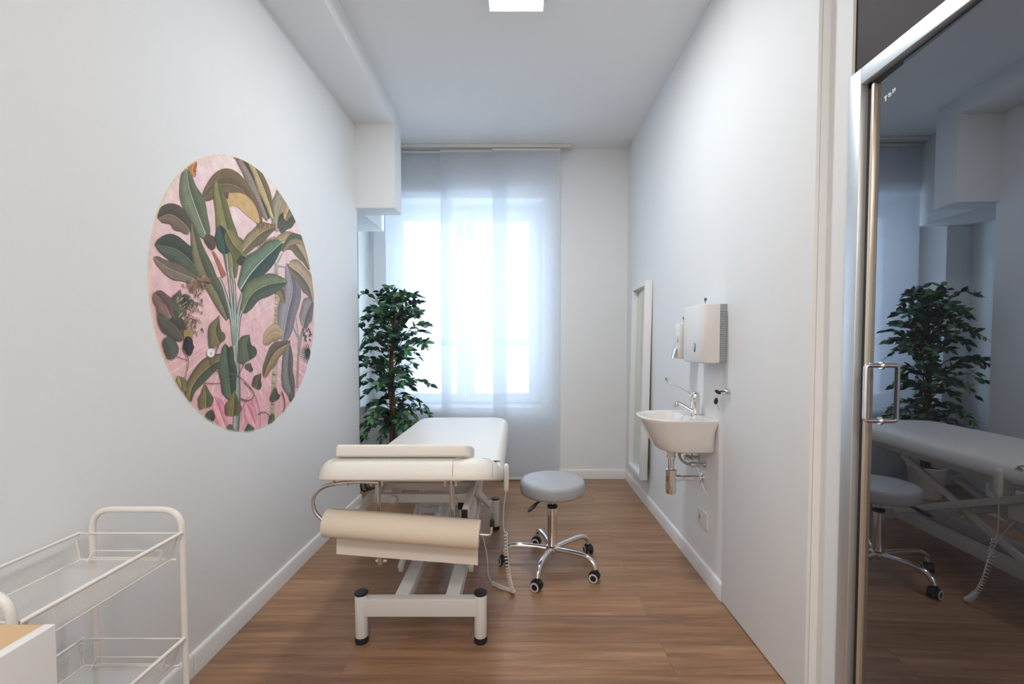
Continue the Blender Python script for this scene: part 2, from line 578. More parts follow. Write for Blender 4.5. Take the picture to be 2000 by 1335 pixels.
# control points of the printed leaves and stems, in millimetres on the wall
ART = [
[0,(235,207,212),[-321,406,-319,395,-341,375,-360,357,-381,348,-395,354,-408,363,-410,374,-416,388,-402,401,-381,414,-359,421,-343,422,-319,423]],
[0,(234,177,189),[466,-448,462,-463,445,-471,426,-472,397,-481,373,-467,354,-450,349,-437,351,-422,376,-417,400,-408,427,-415,448,-416,472,-435]],
[0,(231,179,180),[-41,-426,-32,-456,-50,-476,-73,-472,-94,-479,-110,-468,-124,-443,-122,-417,-120,-398,-106,-370,-88,-378,-70,-377,-46,-385,-40,-406]],
[0,(233,197,199),[598,217,587,200,549,177,520,163,482,168,455,168,427,176,421,189,430,203,457,217,487,234,526,239,555,236,598,232]],
[0,(237,187,198),[-408,-90,-403,-126,-426,-147,-463,-171,-493,-167,-515,-151,-539,-136,-534,-99,-530,-61,-509,-33,-485,-22,-456,-7,-433,-19,-401,-51]],
[0,(238,192,198),[-115,46,-123,27,-145,1,-172,-8,-201,-5,-224,-2,-245,7,-241,30,-227,48,-221,69,-198,83,-172,83,-143,81,-140,67]],
[0,(241,211,212),[364,674,382,655,322,604,292,583,243,558,198,572,166,578,176,606,182,638,215,677,250,688,293,709,337,725,373,702]],
[0,(235,197,193),[-268,-53,-279,-79,-297,-112,-317,-108,-341,-120,-365,-114,-375,-93,-378,-62,-374,-37,-354,-11,-338,-2,-311,7,-286,-2,-278,-21]],
[0,(230,182,185),[-368,-319,-378,-359,-388,-381,-412,-381,-439,-399,-456,-366,-484,-346,-490,-311,-481,-273,-453,-254,-436,-247,-407,-235,-380,-251,-361,-288]],
[0,(238,213,212),[-81,351,-99,315,-118,293,-141,281,-165,263,-189,276,-211,287,-200,317,-209,345,-190,369,-161,379,-137,389,-105,400,-90,372]],
[0,(240,210,210),[-291,208,-320,181,-325,163,-357,150,-392,127,-424,136,-443,154,-437,174,-430,199,-412,218,-387,243,-359,242,-332,237,-305,228]],
[0,(231,177,184),[-409,-414,-400,-437,-421,-451,-442,-453,-463,-460,-478,-441,-488,-430,-500,-402,-493,-379,-485,-361,-462,-360,-441,-358,-424,-371,-399,-393]],
[0,(235,177,185),[503,-438,490,-479,455,-510,416,-500,369,-502,337,-499,317,-455,295,-419,291,-388,343,-359,370,-338,414,-342,456,-364,476,-400]],
[0,(229,174,183),[-63,-457,-71,-493,-106,-521,-145,-559,-184,-549,-211,-511,-239,-469,-241,-434,-241,-387,-206,-357,-178,-338,-138,-361,-111,-359,-62,-415]],
[0,(235,205,201),[246,184,227,141,207,87,167,65,128,52,95,95,71,107,49,151,65,188,96,232,127,246,175,281,209,271,239,229]],
[0,(230,170,181),[59,-496,52,-518,39,-537,17,-549,-4,-541,-18,-518,-30,-509,-46,-482,-30,-459,-22,-447,-3,-434,19,-440,38,-456,50,-473]],
[0,(231,172,183),[-508,-429,-511,-441,-523,-452,-533,-451,-547,-457,-557,-440,-563,-435,-571,-420,-566,-410,-556,-398,-545,-399,-532,-397,-521,-405,-516,-417]],
[0,(232,188,193),[247,-273,242,-294,217,-311,189,-311,157,-315,123,-299,96,-288,103,-269,107,-250,122,-239,155,-223,196,-227,230,-241,257,-251]],
[0,(238,214,207),[-477,304,-480,278,-489,256,-508,230,-529,214,-549,240,-564,253,-557,279,-554,311,-541,336,-526,352,-504,349,-490,360,-481,330]],
[0,(234,170,184),[15,-503,-7,-519,-24,-526,-45,-538,-72,-524,-105,-522,-117,-502,-112,-485,-112,-470,-93,-455,-70,-459,-45,-448,-11,-462,2,-483]],
[0,(239,208,206),[126,525,129,494,97,460,66,432,25,427,-10,430,-30,440,-38,470,-30,500,-13,538,29,575,69,573,101,571,124,555]],
[0,(237,194,200),[-369,1,-362,-15,-383,-28,-395,-35,-414,-33,-434,-39,-443,-21,-450,-9,-441,7,-429,26,-412,31,-395,27,-381,27,-368,15]],
[0,(239,212,208),[125,640,136,625,112,596,86,580,60,581,37,577,29,587,23,601,16,618,32,635,61,663,89,674,108,673,140,669]],
[0,(231,189,188),[354,-245,321,-274,307,-311,262,-314,221,-319,176,-299,163,-274,142,-241,152,-215,184,-176,225,-159,263,-176,299,-186,336,-208]],
[0,(232,175,185),[103,-594,106,-646,75,-679,25,-671,-22,-658,-62,-632,-68,-614,-103,-557,-66,-516,-60,-498,-17,-462,30,-490,60,-518,98,-543]],
[0,(238,207,206),[104,398,106,379,86,352,31,333,-12,324,-57,309,-82,324,-89,344,-61,377,-58,385,-12,406,37,421,83,431,123,429]],
[1,(240,206,205),[-295,-181,-597,-265],1.0,2.5,2],
[1,(240,206,205),[-284,-187,-570,-293],1.1,2.6,2],
[1,(240,206,205),[-270,-193,-536,-319],1.1,2.9,2],
[1,(240,206,205),[-254,-198,-493,-345],1.2,3.1,2],
[1,(240,206,205),[-235,-202,-443,-369],1.3,3.3,2],
[1,(240,206,205),[-215,-205,-383,-391],1.5,3.7,2],
[1,(240,206,205),[-193,-208,-315,-411],1.6,4.0,2],
[1,(240,206,205),[-169,-210,-238,-428],1.7,4.3,2],
[1,(240,206,205),[-118,-210,-57,-450],2.0,4.9,2],
[1,(240,206,205),[-92,-208,47,-454],2.0,5.1,2],
[1,(240,206,205),[-66,-206,157,-452],2.0,5.0,2],
[1,(240,206,205),[-41,-202,272,-442],2.0,5.1,2],
[1,(240,206,205),[-18,-197,389,-424],2.0,4.9,2],
[1,(240,206,205),[4,-191,505,-398],1.9,4.7,2],
[1,(240,206,205),[22,-184,613,-363],1.8,4.6,2],
[1,(240,206,205),[38,-176,710,-319],1.7,4.4,2],
[1,(240,215,205),[-76,-111,63,142],1.7,4.2,1],
[1,(240,215,205),[-76,-111,174,142],1.6,4.0,1],
[1,(240,215,205),[-76,-111,285,130],1.5,3.8,1],
[1,(240,215,205),[-76,-111,413,97],1.3,3.3,1],
[2,(232,160,170),[-297,-513,-253,-420],36,(228,150,162),0,0,0],
[2,(232,160,170),[-229,-543,-293,-406],34,(228,150,162),0,0,0],
[2,(232,160,170),[-108,-546,-37,-435],43,(228,150,162),0,0,0],
[2,(232,160,170),[-24,-571,-89,-459],41,(228,150,162),0,0,0],
[1,(188,166,140),[113,-579,136,-433,159,-267,173,-99,187,59,178,169],24.9,18.7,6],
[1,(120,100,80),[170,123,193,121],5.4,1.5,1],
[1,(96,84,72),[163,102,186,101],2.7,1.4,1],
[1,(120,100,80),[157,81,187,78],4.3,1.4,1],
[1,(96,84,72),[160,60,188,67],3.9,1.1,1],
[1,(150,125,100),[162,40,182,38],3.4,1.4,1],
[1,(150,125,100),[165,20,189,27],3.6,1.2,1],
[1,(225,210,190),[167,0,192,-2],3.5,1.3,1],
[1,(225,210,190),[161,-21,186,-16],4.8,1.2,1],
[1,(120,100,80),[163,-42,175,-42],4.2,1.2,1],
[1,(120,100,80),[154,-63,188,-66],2.7,1.3,1],
[1,(150,125,100),[158,-83,178,-90],2.4,1.6,1],
[1,(96,84,72),[154,-104,186,-107],4.2,1.3,1],
[1,(150,125,100),[163,-124,184,-130],4.4,1.5,1],
[1,(225,210,190),[149,-145,184,-143],1.8,1.1,1],
[1,(225,210,190),[149,-166,179,-173],3.4,1.4,1],
[1,(225,210,190),[158,-186,179,-186],4.1,1.1,1],
[1,(150,125,100),[150,-207,184,-211],4.6,1.2,1],
[1,(96,84,72),[150,-227,171,-223],4.5,1.3,1],
[1,(96,84,72),[154,-248,179,-250],3.4,1.1,1],
[1,(96,84,72),[138,-268,167,-271],3.7,1.1,1],
[1,(120,100,80),[136,-289,167,-286],3.1,1.2,1],
[1,(225,210,190),[131,-309,159,-307],3.6,1.2,1],
[1,(225,210,190),[136,-329,164,-329],2.7,1.1,1],
[1,(96,84,72),[129,-349,160,-356],3.8,1.2,1],
[1,(225,210,190),[135,-370,161,-374],2.8,1.1,1],
[1,(120,100,80),[122,-390,145,-396],3.4,1.2,1],
[1,(150,125,100),[121,-410,148,-412],1.7,1.1,1],
[1,(225,210,190),[116,-430,145,-430],2.4,1.2,1],
[1,(96,84,72),[120,-451,142,-455],4.4,1.1,1],
[1,(225,210,190),[111,-470,143,-476],4.2,1.1,1],
[1,(120,100,80),[114,-491,142,-497],4.6,1.1,1],
[1,(150,125,100),[113,-511,130,-519],3.7,1.3,1],
[1,(150,125,100),[109,-531,140,-544],2.0,1.2,1],
[1,(225,210,190),[113,-552,137,-562],2.8,1.2,1],
[1,(170,150,130),[367,-438,380,-335,393,-249,444,-124],15.2,10.1,6],
[1,(150,150,140),[393,-261,395,-187,320,-92],7.7,5.1,6],
[1,(150,150,140),[393,-261,395,-187,343,-127],7.7,5.1,6],
[1,(150,150,140),[393,-261,395,-187,370,-65],7.7,5.1,6],
[1,(150,150,140),[393,-261,395,-187,472,-85],7.7,5.1,6],
[1,(150,150,140),[393,-261,395,-187,504,-122],7.7,5.1,6],
[1,(160,165,150),[178,102,178,169,115,223],8.5,4.3,6],
[1,(160,165,150),[178,102,178,169,241,248],8.5,4.3,6],
[1,(160,165,150),[178,102,178,169,283,187],8.5,4.3,6],
[1,(160,165,150),[178,102,178,169,157,264],8.5,4.3,6],
[2,(150,142,146),[225,-188,280,-47,338,89,280,209],92,(132,126,132),0,0,1],
[2,(150,140,135),[445,-111,488,-33,575,58],68,(120,115,112),0,0,1],
[2,(168,146,112),[157,264,335,332,459,291,543,217],54,(120,108,84),0,0,1],
[2,(92,92,78),[241,260,335,338,488,360,583,290],25,(150,130,100),0,0,1],
[2,(172,150,122),[307,202,429,174,521,124,574,39],69,(128,112,92),0,0,1],
[2,(152,142,120),[180,347,200,430,251,535,231,602],63,(176,160,128),0,0,1],
[2,(74,78,68),[212,360,292,433,419,498],46,(92,94,80),0,0,1],
[2,(178,150,108),[269,426,317,498,378,540],38,(140,124,92),0,0,1],
[2,(168,142,108),[227,-154,142,-150,52,-200],42,(196,168,132),0,0,1],
[2,(152,124,92),[305,-200,170,-239,97,-298,52,-360],43,(112,98,78),0,0,1],
[2,(128,122,116),[318,-488,269,-352,293,-200],60,(104,100,98),0,0,1],
[2,(110,92,72),[120,73,212,62,254,-3],29,(150,126,92),0,0,1],
[2,(78,84,74),[380,-495,306,-486,289,-449],17,(96,98,84),0,0,0],
[1,(48,56,56),[527,-258,495,-200],8.2,1.6,1],
[1,(48,56,56),[527,-258,468,-205],7.6,1.5,1],
[1,(48,56,56),[527,-258,445,-213],6.7,1.3,1],
[1,(48,56,56),[527,-258,427,-222],5.8,1.2,1],
[1,(48,56,56),[527,-258,413,-233],4.8,1.0,1],
[1,(48,56,56),[527,-258,405,-245],4.1,0.8,1],
[1,(48,56,56),[527,-258,403,-258],3.8,0.8,1],
[1,(48,56,56),[527,-258,407,-271],4.2,0.8,1],
[1,(48,56,56),[527,-258,417,-283],5.1,1.0,1],
[1,(48,56,56),[527,-258,432,-294],6.1,1.2,1],
[1,(48,56,56),[527,-258,452,-304],7.1,1.4,1],
[1,(48,56,56),[527,-258,476,-311],7.8,1.6,1],
[1,(48,56,56),[527,-258,503,-316],8.3,1.7,1],
[1,(100,92,86),[463,-181,484,-189],8.3,4.1,1],
[1,(100,92,86),[504,-117,526,-125],8.5,4.3,1],
[1,(100,92,86),[449,-152,470,-160],8.2,4.1,1],
[1,(100,92,86),[516,-177,539,-186],8.6,4.3,1],
[1,(100,92,86),[462,-176,483,-185],8.2,4.1,1],
[1,(100,92,86),[516,-130,538,-138],8.5,4.3,1],
[1,(100,92,86),[442,-138,463,-146],8.1,4.1,1],
[1,(100,92,86),[479,-125,501,-134],8.3,4.2,1],
[1,(100,92,86),[513,-152,535,-161],8.5,4.2,1],
[1,(100,92,86),[440,-121,461,-129],8.1,4.1,1],
[1,(100,92,86),[469,-156,491,-164],8.3,4.2,1],
[1,(100,92,86),[459,-165,480,-174],8.2,4.1,1],
[1,(100,92,86),[527,-143,550,-151],8.6,4.3,1],
[1,(100,92,86),[466,-158,487,-166],8.2,4.1,1],
[2,(142,128,118),[121,386,48,481,-28,555,-138,612],66,(86,90,74),(60,62,52),0,1],
[2,(182,160,118),[161,403,105,488,33,568,-51,630],44,(124,110,84),0,0,1],
[2,(112,96,76),[53,342,-7,412,-105,454,-224,428,-334,335],57,(122,104,80),0,0,1],
[0,(206,170,118),[-174,412,-141,423,-106,435,-73,441,-42,439,-13,431,10,417,31,394,45,364,44,344,17,342,-24,349,-60,357,-84,363,-103,370,-123,372,-146,367,-169,357,-191,347]],
[2,(120,90,70),[-378,349,-400,383,-434,343],12,(110,84,64),0,0,0],
[2,(196,130,80),[-370,406,-381,431,-360,468],18,(170,110,70),0,0,0],
[2,(180,110,90),[-124,566,-123,595,-146,600],27,(140,90,80),0,0,0],
[2,(122,106,90),[-401,199,-433,223,-491,235,-545,208],41,(92,86,74),0,0,1],
[2,(86,94,80),[-347,47,-404,96,-474,122,-562,119],50,(74,80,70),0,0,1],
[2,(132,116,102),[-360,28,-440,41,-512,53,-568,77],27,(112,100,86),0,0,1],
[2,(122,130,108),[-313,199,-340,244,-374,301,-401,358,-410,420],57,(104,114,90),(190,196,170),0,1],
[2,(128,122,92),[-197,-103,-246,-19,-310,52,-356,130,-390,239],44,(100,104,80),(70,72,56),0,1],
[2,(136,130,86),[-157,70,-172,185,-207,297,-253,435],61,(116,114,72),0,0,1],
[2,(86,72,60),[-273,164,-292,186,-330,195],27,(100,84,66),0,0,0],
[1,(176,112,84),[-215,66,-248,115,-280,154],15.6,5.7,6],
[1,(150,156,146),[-163,-585,-149,-451,-147,-307,-150,-210,-164,-106],23.0,19.9,6],
[1,(96,106,98),[-151,-587,-133,-453,-131,-307,-131,-210,-146,-114],4.7,3.1,6],
[1,(186,190,176),[-175,-582,-161,-450,-159,-306,-162,-210,-179,-107],4.6,3.1,6],
[1,(140,150,140),[-159,-210,-181,-78,-217,11,-250,61],11.6,4.3,6],
[1,(198,202,190),[-159,-210,-181,-78,-217,11,-250,61],2.9,1.4,6],
[1,(84,94,88),[-149,-210,-172,-78,-208,12,-241,63],2.4,1.2,6],
[1,(140,150,140),[-156,-210,-169,-59,-192,107,-201,179],10.5,4.5,6],
[1,(198,202,190),[-156,-210,-169,-59,-192,107,-201,179],3.0,1.5,6],
[1,(84,94,88),[-147,-210,-160,-58,-184,108,-193,181],2.4,1.2,6],
[1,(140,150,140),[-153,-210,-151,-57,-153,38,-170,111],10.8,4.6,6],
[1,(198,202,190),[-153,-210,-151,-57,-153,38,-170,111],3.1,1.5,6],
[1,(84,94,88),[-144,-210,-142,-57,-145,39,-162,112],2.5,1.3,6],
[1,(140,150,140),[-147,-210,-131,-75,-88,26,-53,80],12.2,4.6,6],
[1,(198,202,190),[-147,-210,-131,-75,-88,26,-53,80],3.1,1.5,6],
[1,(84,94,88),[-137,-210,-121,-74,-77,28,-42,82],2.5,1.2,6],
[1,(140,150,140),[-144,-210,-121,-94,-87,-47],9.3,4.7,6],
[1,(198,202,190),[-144,-210,-121,-94,-87,-47],3.1,1.6,6],
[1,(84,94,88),[-136,-210,-113,-93,-79,-47],2.5,1.3,6],
[2,(66,86,78),[-212,159,-217,208,-240,265],47,(54,70,64),0,0,1],
[2,(134,126,84),[-194,254,-152,213,-106,189,-59,159],53,(112,108,72),0,0,1],
[2,(60,62,52),[-132,136,-100,152,-67,168],14,(70,70,58),0,0,0],
[2,(152,132,98),[-90,192,-13,259,80,322,176,363],37,(116,106,78),0,0,1],
[2,(104,122,98),[-112,28,-35,108,76,194,238,305],64,(66,82,76),(196,206,184),0,1],
[2,(114,122,88),[-99,-63,-30,18,100,75,285,115],52,(82,94,76),(150,156,120),0,1],
[1,(110,80,60),[25,319,30,338],2.2,1.1,1],
[1,(130,90,66),[22,251,23,231],2.3,1.5,1],
[1,(110,80,60),[37,316,41,352],2.3,1.1,1],
[1,(130,90,66),[35,257,38,237],2.3,1.5,1],
[1,(110,80,60),[50,313,63,351],2.2,1.1,1],
[1,(130,90,66),[48,263,43,241],2.2,1.5,1],
[1,(110,80,60),[63,329,72,354],2.2,1.1,1],
[1,(130,90,66),[61,269,63,249],2.3,1.5,1],
[1,(110,80,60),[76,326,81,363],2.3,1.2,1],
[1,(130,90,66),[75,275,80,255],2.4,1.6,1],
[1,(110,80,60),[90,322,99,363],2.3,1.2,1],
[1,(130,90,66),[88,282,91,261],2.4,1.6,1],
[1,(110,80,60),[104,339,101,364],2.4,1.2,1],
[1,(130,90,66),[102,288,101,267],2.4,1.6,1],
[1,(110,80,60),[117,336,110,362],2.5,1.2,1],
[1,(130,90,66),[116,294,114,273],2.4,1.6,1],
[1,(110,80,60),[131,333,136,368],2.5,1.2,1],
[1,(130,90,66),[130,301,125,278],2.4,1.6,1],
[1,(110,80,60),[145,349,142,377],2.5,1.3,1],
[1,(130,90,66),[144,308,138,284],2.4,1.6,1],
[1,(110,80,60),[159,346,157,372],2.6,1.3,1],
[1,(130,90,66),[158,314,162,293],2.6,1.7,1],
[1,(110,80,60),[174,343,173,384],2.6,1.3,1],
[1,(130,90,66),[173,321,168,298],2.5,1.7,1],
[2,(118,104,70),[-433,-415,-408,-351,-334,-297,-241,-270,-166,-320],33,(84,92,68),(176,140,90),0,1],
[2,(88,102,78),[-193,-427,-205,-332,-220,-201],52,(62,76,62),0,0,1],
[2,(58,66,54),[-160,-316,-188,-267,-181,-210],20,(74,82,66),0,0,0],
[2,(122,112,78),[-257,-205,-278,-156,-253,-90],50,(104,98,68),0,1,1],
[2,(98,104,82),[-62,-276,-80,-211,-53,-160],69,(78,86,70),0,1,1],
[2,(120,116,76),[-343,-444,-342,-400,-345,-352],40,(96,98,66),0,1,1],
[2,(128,112,72),[-184,-499,-175,-448,-171,-396],52,(98,96,62),0,1,1],
[2,(96,96,70),[-11,-402,4,-367,31,-339],36,(82,82,62),0,1,1],
[2,(88,96,76),[-67,-319,-52,-286],30,(74,82,66),0,1,1],
[2,(84,92,72),[-463,-109,-468,-58,-456,-13],38,(98,104,82),0,1,1],
[2,(60,70,60),[-425,-79,-428,-46,-448,-32],30,(70,80,68),0,1,1],
[2,(84,84,68),[147,-479,144,-445,154,-412],41,(72,74,60),0,1,1],
[2,(150,140,86),[-470,-370,-469,-338,-481,-313],32,(128,124,78),0,1,1],
[2,(90,84,72),[-447,-185,-493,-139,-561,-108],47,(78,78,66),0,0,1],
[2,(134,106,96),[-503,-116,-531,-72,-572,-38],36,(112,92,84),0,0,1],
[2,(74,84,72),[-508,-256,-508,-217,-537,-186],30,(88,96,80),0,0,1],
[2,(80,84,66),[-346,-509,-322,-486,-308,-457],25,(66,72,58),0,0,0],
[2,(76,96,70),[-85,-600,-67,-553],20,(96,112,82),0,0,0],
[2,(76,96,70),[-57,-606,-54,-566],21,(96,112,82),0,0,0],
[2,(76,96,70),[102,-599,121,-536],24,(96,112,82),0,0,0],
[2,(76,96,70),[-179,-581,-215,-532],16,(96,112,82),0,0,0],
[2,(76,96,70),[116,-618,158,-576],24,(96,112,82),0,0,0],
[1,(120,100,82),[-406,-100,-417,-115],4.1,1.0,1],
[1,(120,100,82),[-386,-136,-406,-158],4.2,1.1,1],
[1,(150,128,104),[-429,-54,-461,-74],3.4,0.8,1],
[1,(120,100,82),[-393,18,-399,2],4.5,1.1,1],
[1,(176,154,128),[-390,33,-408,18],3.7,0.9,1],
[1,(98,86,74),[-360,35,-361,23],4.9,1.2,1],
[1,(176,154,128),[-451,-95,-472,-113],3.7,0.9,1],
[1,(186,166,140),[-406,-38,-392,-46],4.2,1.0,1],
[1,(120,100,82),[-460,-154,-445,-173],4.3,1.1,1],
[1,(98,86,74),[-402,-146,-426,-168],4.1,1.0,1],
[1,(120,100,82),[-395,9,-411,-15],4.2,1.1,1],
[1,(120,100,82),[-390,-76,-400,-93],4.3,1.1,1],
[1,(150,128,104),[-434,-140,-411,-158],4.1,1.0,1],
[1,(150,128,104),[-433,-27,-414,-33],3.9,1.0,1],
[1,(176,154,128),[-413,-104,-425,-114],3.8,1.0,1],
[1,(150,128,104),[-378,31,-394,19],3.7,0.9,1],
[1,(176,154,128),[-369,15,-403,-5],3.5,0.9,1],
[1,(150,128,104),[-351,-82,-353,-95],4.9,1.2,1],
[1,(150,128,104),[-370,-53,-340,-64],4.2,1.0,1],
[1,(176,154,128),[-412,-62,-410,-78],4.6,1.2,1],
[1,(150,128,104),[-398,-116,-384,-134],4.5,1.1,1],
[1,(98,86,74),[-432,-106,-413,-124],4.3,1.1,1],
[1,(98,86,74),[-385,-115,-385,-133],4.7,1.2,1],
[1,(186,166,140),[-361,-15,-382,-26],3.6,0.9,1],
[1,(150,128,104),[-445,7,-439,-9],4.5,1.1,1],
[1,(98,86,74),[-414,-10,-394,-17],3.9,1.0,1],
[1,(186,166,140),[-397,-130,-404,-150],4.5,1.1,1],
[1,(150,128,104),[-399,-106,-402,-119],4.6,1.2,1],
[1,(120,100,82),[-419,-93,-404,-111],4.3,1.1,1],
[1,(186,166,140),[-445,-41,-475,-61],3.4,0.9,1],
[1,(176,154,128),[-383,-67,-399,-80],3.8,1.0,1],
[1,(150,128,104),[-321,13,-355,-8],3.8,1.0,1],
[1,(120,100,82),[-351,-36,-350,-59],4.9,1.2,1],
[1,(186,166,140),[-363,38,-368,18],4.8,1.2,1],
[1,(120,100,82),[-388,-51,-396,-65],4.4,1.1,1],
[1,(98,86,74),[-425,-123,-442,-140],3.9,1.0,1],
[1,(98,86,74),[-356,-14,-371,-28],4.1,1.0,1],
[1,(186,166,140),[-332,53,-357,33],3.8,1.0,1],
[1,(186,166,140),[-378,-158,-381,-180],4.7,1.2,1],
[1,(120,100,82),[-395,-73,-385,-86],4.5,1.1,1],
[1,(98,86,74),[-387,-157,-402,-168],4.0,1.0,1],
[1,(120,100,82),[-400,-118,-409,-128],4.1,1.0,1],
[1,(176,154,128),[-413,-153,-400,-170],4.3,1.1,1],
[1,(120,100,82),[-432,-152,-455,-162],3.4,0.9,1],
[1,(150,128,104),[-424,-136,-411,-146],4.2,1.0,1],
[1,(98,86,74),[-404,-132,-419,-142],3.7,0.9,1],
[1,(176,154,128),[-409,-35,-416,-46],4.2,1.1,1],
[1,(150,128,104),[-426,-72,-405,-84],4.1,1.0,1],
[1,(98,86,74),[-440,-126,-440,-146],4.4,1.1,1],
[1,(98,86,74),[-403,-104,-389,-126],4.6,1.1,1],
[1,(150,128,104),[-382,-51,-374,-73],4.8,1.2,1],
[1,(186,166,140),[-400,-113,-427,-132],3.8,0.9,1],
[1,(98,86,74),[-382,-23,-387,-38],4.5,1.1,1],
[1,(150,128,104),[-437,-69,-451,-81],3.8,0.9,1],
[1,(176,154,128),[-351,24,-341,15],4.9,1.2,1],
[1,(150,128,104),[-375,-76,-364,-87],4.6,1.2,1],
[1,(120,100,82),[-418,23,-423,3],4.4,1.1,1],
[1,(120,100,82),[-369,8,-378,-4],4.2,1.1,1],
[1,(186,166,140),[-366,-26,-363,-42],4.8,1.2,1],
[1,(98,86,74),[-425,-58,-437,-74],4.0,1.0,1],
[1,(150,128,104),[-319,21,-311,5],5.2,1.3,1],
[1,(186,166,140),[-411,-105,-392,-114],4.0,1.0,1],
[1,(176,154,128),[-426,-153,-405,-172],4.3,1.1,1],
[1,(186,166,140),[-374,1,-373,-17],4.8,1.2,1],
[1,(98,86,74),[-405,14,-396,-1],4.7,1.2,1],
[1,(120,100,82),[-392,-134,-391,-146],4.7,1.2,1],
[1,(150,128,104),[-400,-54,-416,-65],3.7,0.9,1],
[1,(176,154,128),[-469,-41,-478,-62],3.9,1.0,1],
[1,(176,154,128),[-383,-107,-378,-117],4.7,1.2,1],
[1,(98,86,74),[-401,-112,-402,-132],4.6,1.2,1],
[1,(120,100,82),[-380,14,-366,1],4.6,1.1,1],
[1,(176,154,128),[-416,-95,-400,-109],4.3,1.1,1],
[1,(98,86,74),[-356,-145,-345,-162],4.8,1.2,1],
[1,(98,86,74),[-430,-112,-421,-132],4.5,1.1,1],
[1,(176,154,128),[-418,-119,-421,-134],4.4,1.1,1],
[1,(176,154,128),[-368,42,-370,31],4.7,1.2,1],
[1,(98,86,74),[-410,-62,-394,-78],4.4,1.1,1],
[1,(150,128,104),[-462,-67,-453,-90],4.4,1.1,1],
[1,(176,154,128),[-427,-134,-414,-143],4.1,1.0,1],
[1,(186,166,140),[-374,-10,-353,-24],4.5,1.1,1],
[1,(120,100,82),[-401,-13,-378,-22],4.0,1.0,1],
[1,(176,154,128),[-366,27,-386,16],3.5,0.9,1],
[1,(176,154,128),[-401,-73,-390,-82],4.3,1.1,1],
[1,(186,166,140),[-339,-6,-351,-17],4.1,1.0,1],
[1,(150,128,104),[-385,-142,-396,-152],4.1,1.0,1],
[1,(120,100,82),[-390,-2,-412,-24],3.9,1.0,1],
[1,(150,128,104),[-431,-111,-440,-131],4.3,1.1,1],
[1,(98,86,74),[-376,-51,-380,-72],4.7,1.2,1],
[1,(176,154,128),[-383,-6,-395,-19],4.0,1.0,1],
[1,(150,128,104),[-373,35,-364,15],4.9,1.2,1],
[1,(176,154,128),[-372,-112,-353,-130],4.5,1.1,1],
[1,(186,166,140),[-403,-148,-390,-165],4.4,1.1,1],
[1,(176,154,128),[-402,-75,-409,-99],4.5,1.1,1],
[1,(120,100,82),[-401,-5,-385,-11],4.2,1.0,1],
[1,(150,128,104),[-417,-112,-444,-129],3.6,0.9,1],
[1,(150,116,90),[-372,35,-333,0],5.3,1.2,1],
[1,(128,98,76),[-372,35,-295,35],4.2,0.9,1],
[1,(128,98,76),[-372,35,-405,-11],4.8,1.1,1],
[1,(128,98,76),[-372,35,-298,48],3.8,0.9,1],
[1,(92,78,66),[-372,35,-343,-4],5.5,1.2,1],
[1,(150,116,90),[-372,35,-432,-2],3.8,0.8,1],
[1,(150,116,90),[-372,35,-387,-12],5.2,1.2,1],
[1,(150,116,90),[-372,35,-314,10],5.0,1.1,1],
[1,(92,78,66),[-372,35,-366,-10],5.4,1.2,1],
[1,(150,116,90),[-372,35,-427,-4],4.0,0.9,1],
[1,(128,98,76),[-372,35,-405,-11],4.7,1.0,1],
[1,(92,78,66),[-372,35,-416,-8],4.3,1.0,1],
[1,(150,116,90),[-372,35,-296,43],3.8,0.9,1],
[1,(150,116,90),[-372,35,-424,-6],4.1,0.9,1],
[1,(150,116,90),[-372,35,-295,39],4.0,0.9,1],
[1,(128,98,76),[-372,35,-307,16],4.8,1.1,1],
[1,(128,98,76),[-372,35,-353,-7],5.5,1.2,1],
[1,(128,98,76),[-372,35,-403,-11],4.9,1.1,1],
[1,(128,98,76),[-372,35,-368,-10],5.4,1.2,1],
[1,(128,98,76),[-372,35,-295,34],4.2,0.9,1],
[1,(92,78,66),[-372,35,-298,27],4.3,1.0,1],
[1,(150,116,90),[-372,35,-417,-8],4.3,1.0,1],
[1,(150,116,90),[-372,35,-298,48],3.8,0.9,1],
[1,(150,116,90),[-372,35,-297,47],3.8,0.8,1],
[1,(92,78,66),[-372,35,-335,-1],5.3,1.2,1],
[1,(150,116,90),[-372,35,-295,34],4.2,0.9,1],
[1,(170,136,84),[-424,-156,-424,-185],22.0,22.0,2],
[2,(58,46,54),[-426,-177,-425,-210,-420,-247],23,(42,34,40),0,0,0],
[1,(112,96,84),[-483,-122,-512,-85,-550,-58,-564,-52],1.9,1.3,4],
[1,(112,96,84),[-454,-218,-428,-259,-435,-299,-447,-323],2.2,1.5,4],
[1,(112,96,84),[-517,-225,-476,-249,-428,-263],1.8,1.2,4],
[1,(112,96,84),[-311,-245,-303,-298,-236,-320,-148,-337,-53,-398,10,-504,14,-610],1.9,1.3,4],
[1,(112,96,84),[-379,-345,-265,-359,-156,-340],1.7,1.2,4],
[1,(112,96,84),[-128,-435,-72,-451,-28,-426,-102,-368],3.0,2.1,4],
[1,(112,96,84),[-82,-270,-116,-308,-140,-336],3.0,2.1,4],
[1,(112,96,84),[-5,-522,51,-520,118,-558],2.4,1.7,4],
[1,(112,96,84),[-428,-407,-400,-444,-364,-445],2.1,1.4,4],
[1,(112,96,84),[206,-440,237,-501,213,-556],4.3,3.0,4],
[1,(112,96,84),[-257,-201,-288,-254,-302,-289],2.6,1.8,4],
[0,(232,236,236),[-285,-238,-289,-248,-299,-254,-312,-255,-324,-251,-330,-243,-330,-233,-323,-225,-311,-221,-298,-222,-288,-229]],
[0,(200,190,150),[-302,-240,-304,-244,-310,-245,-314,-242,-314,-237,-310,-235,-304,-236]]]

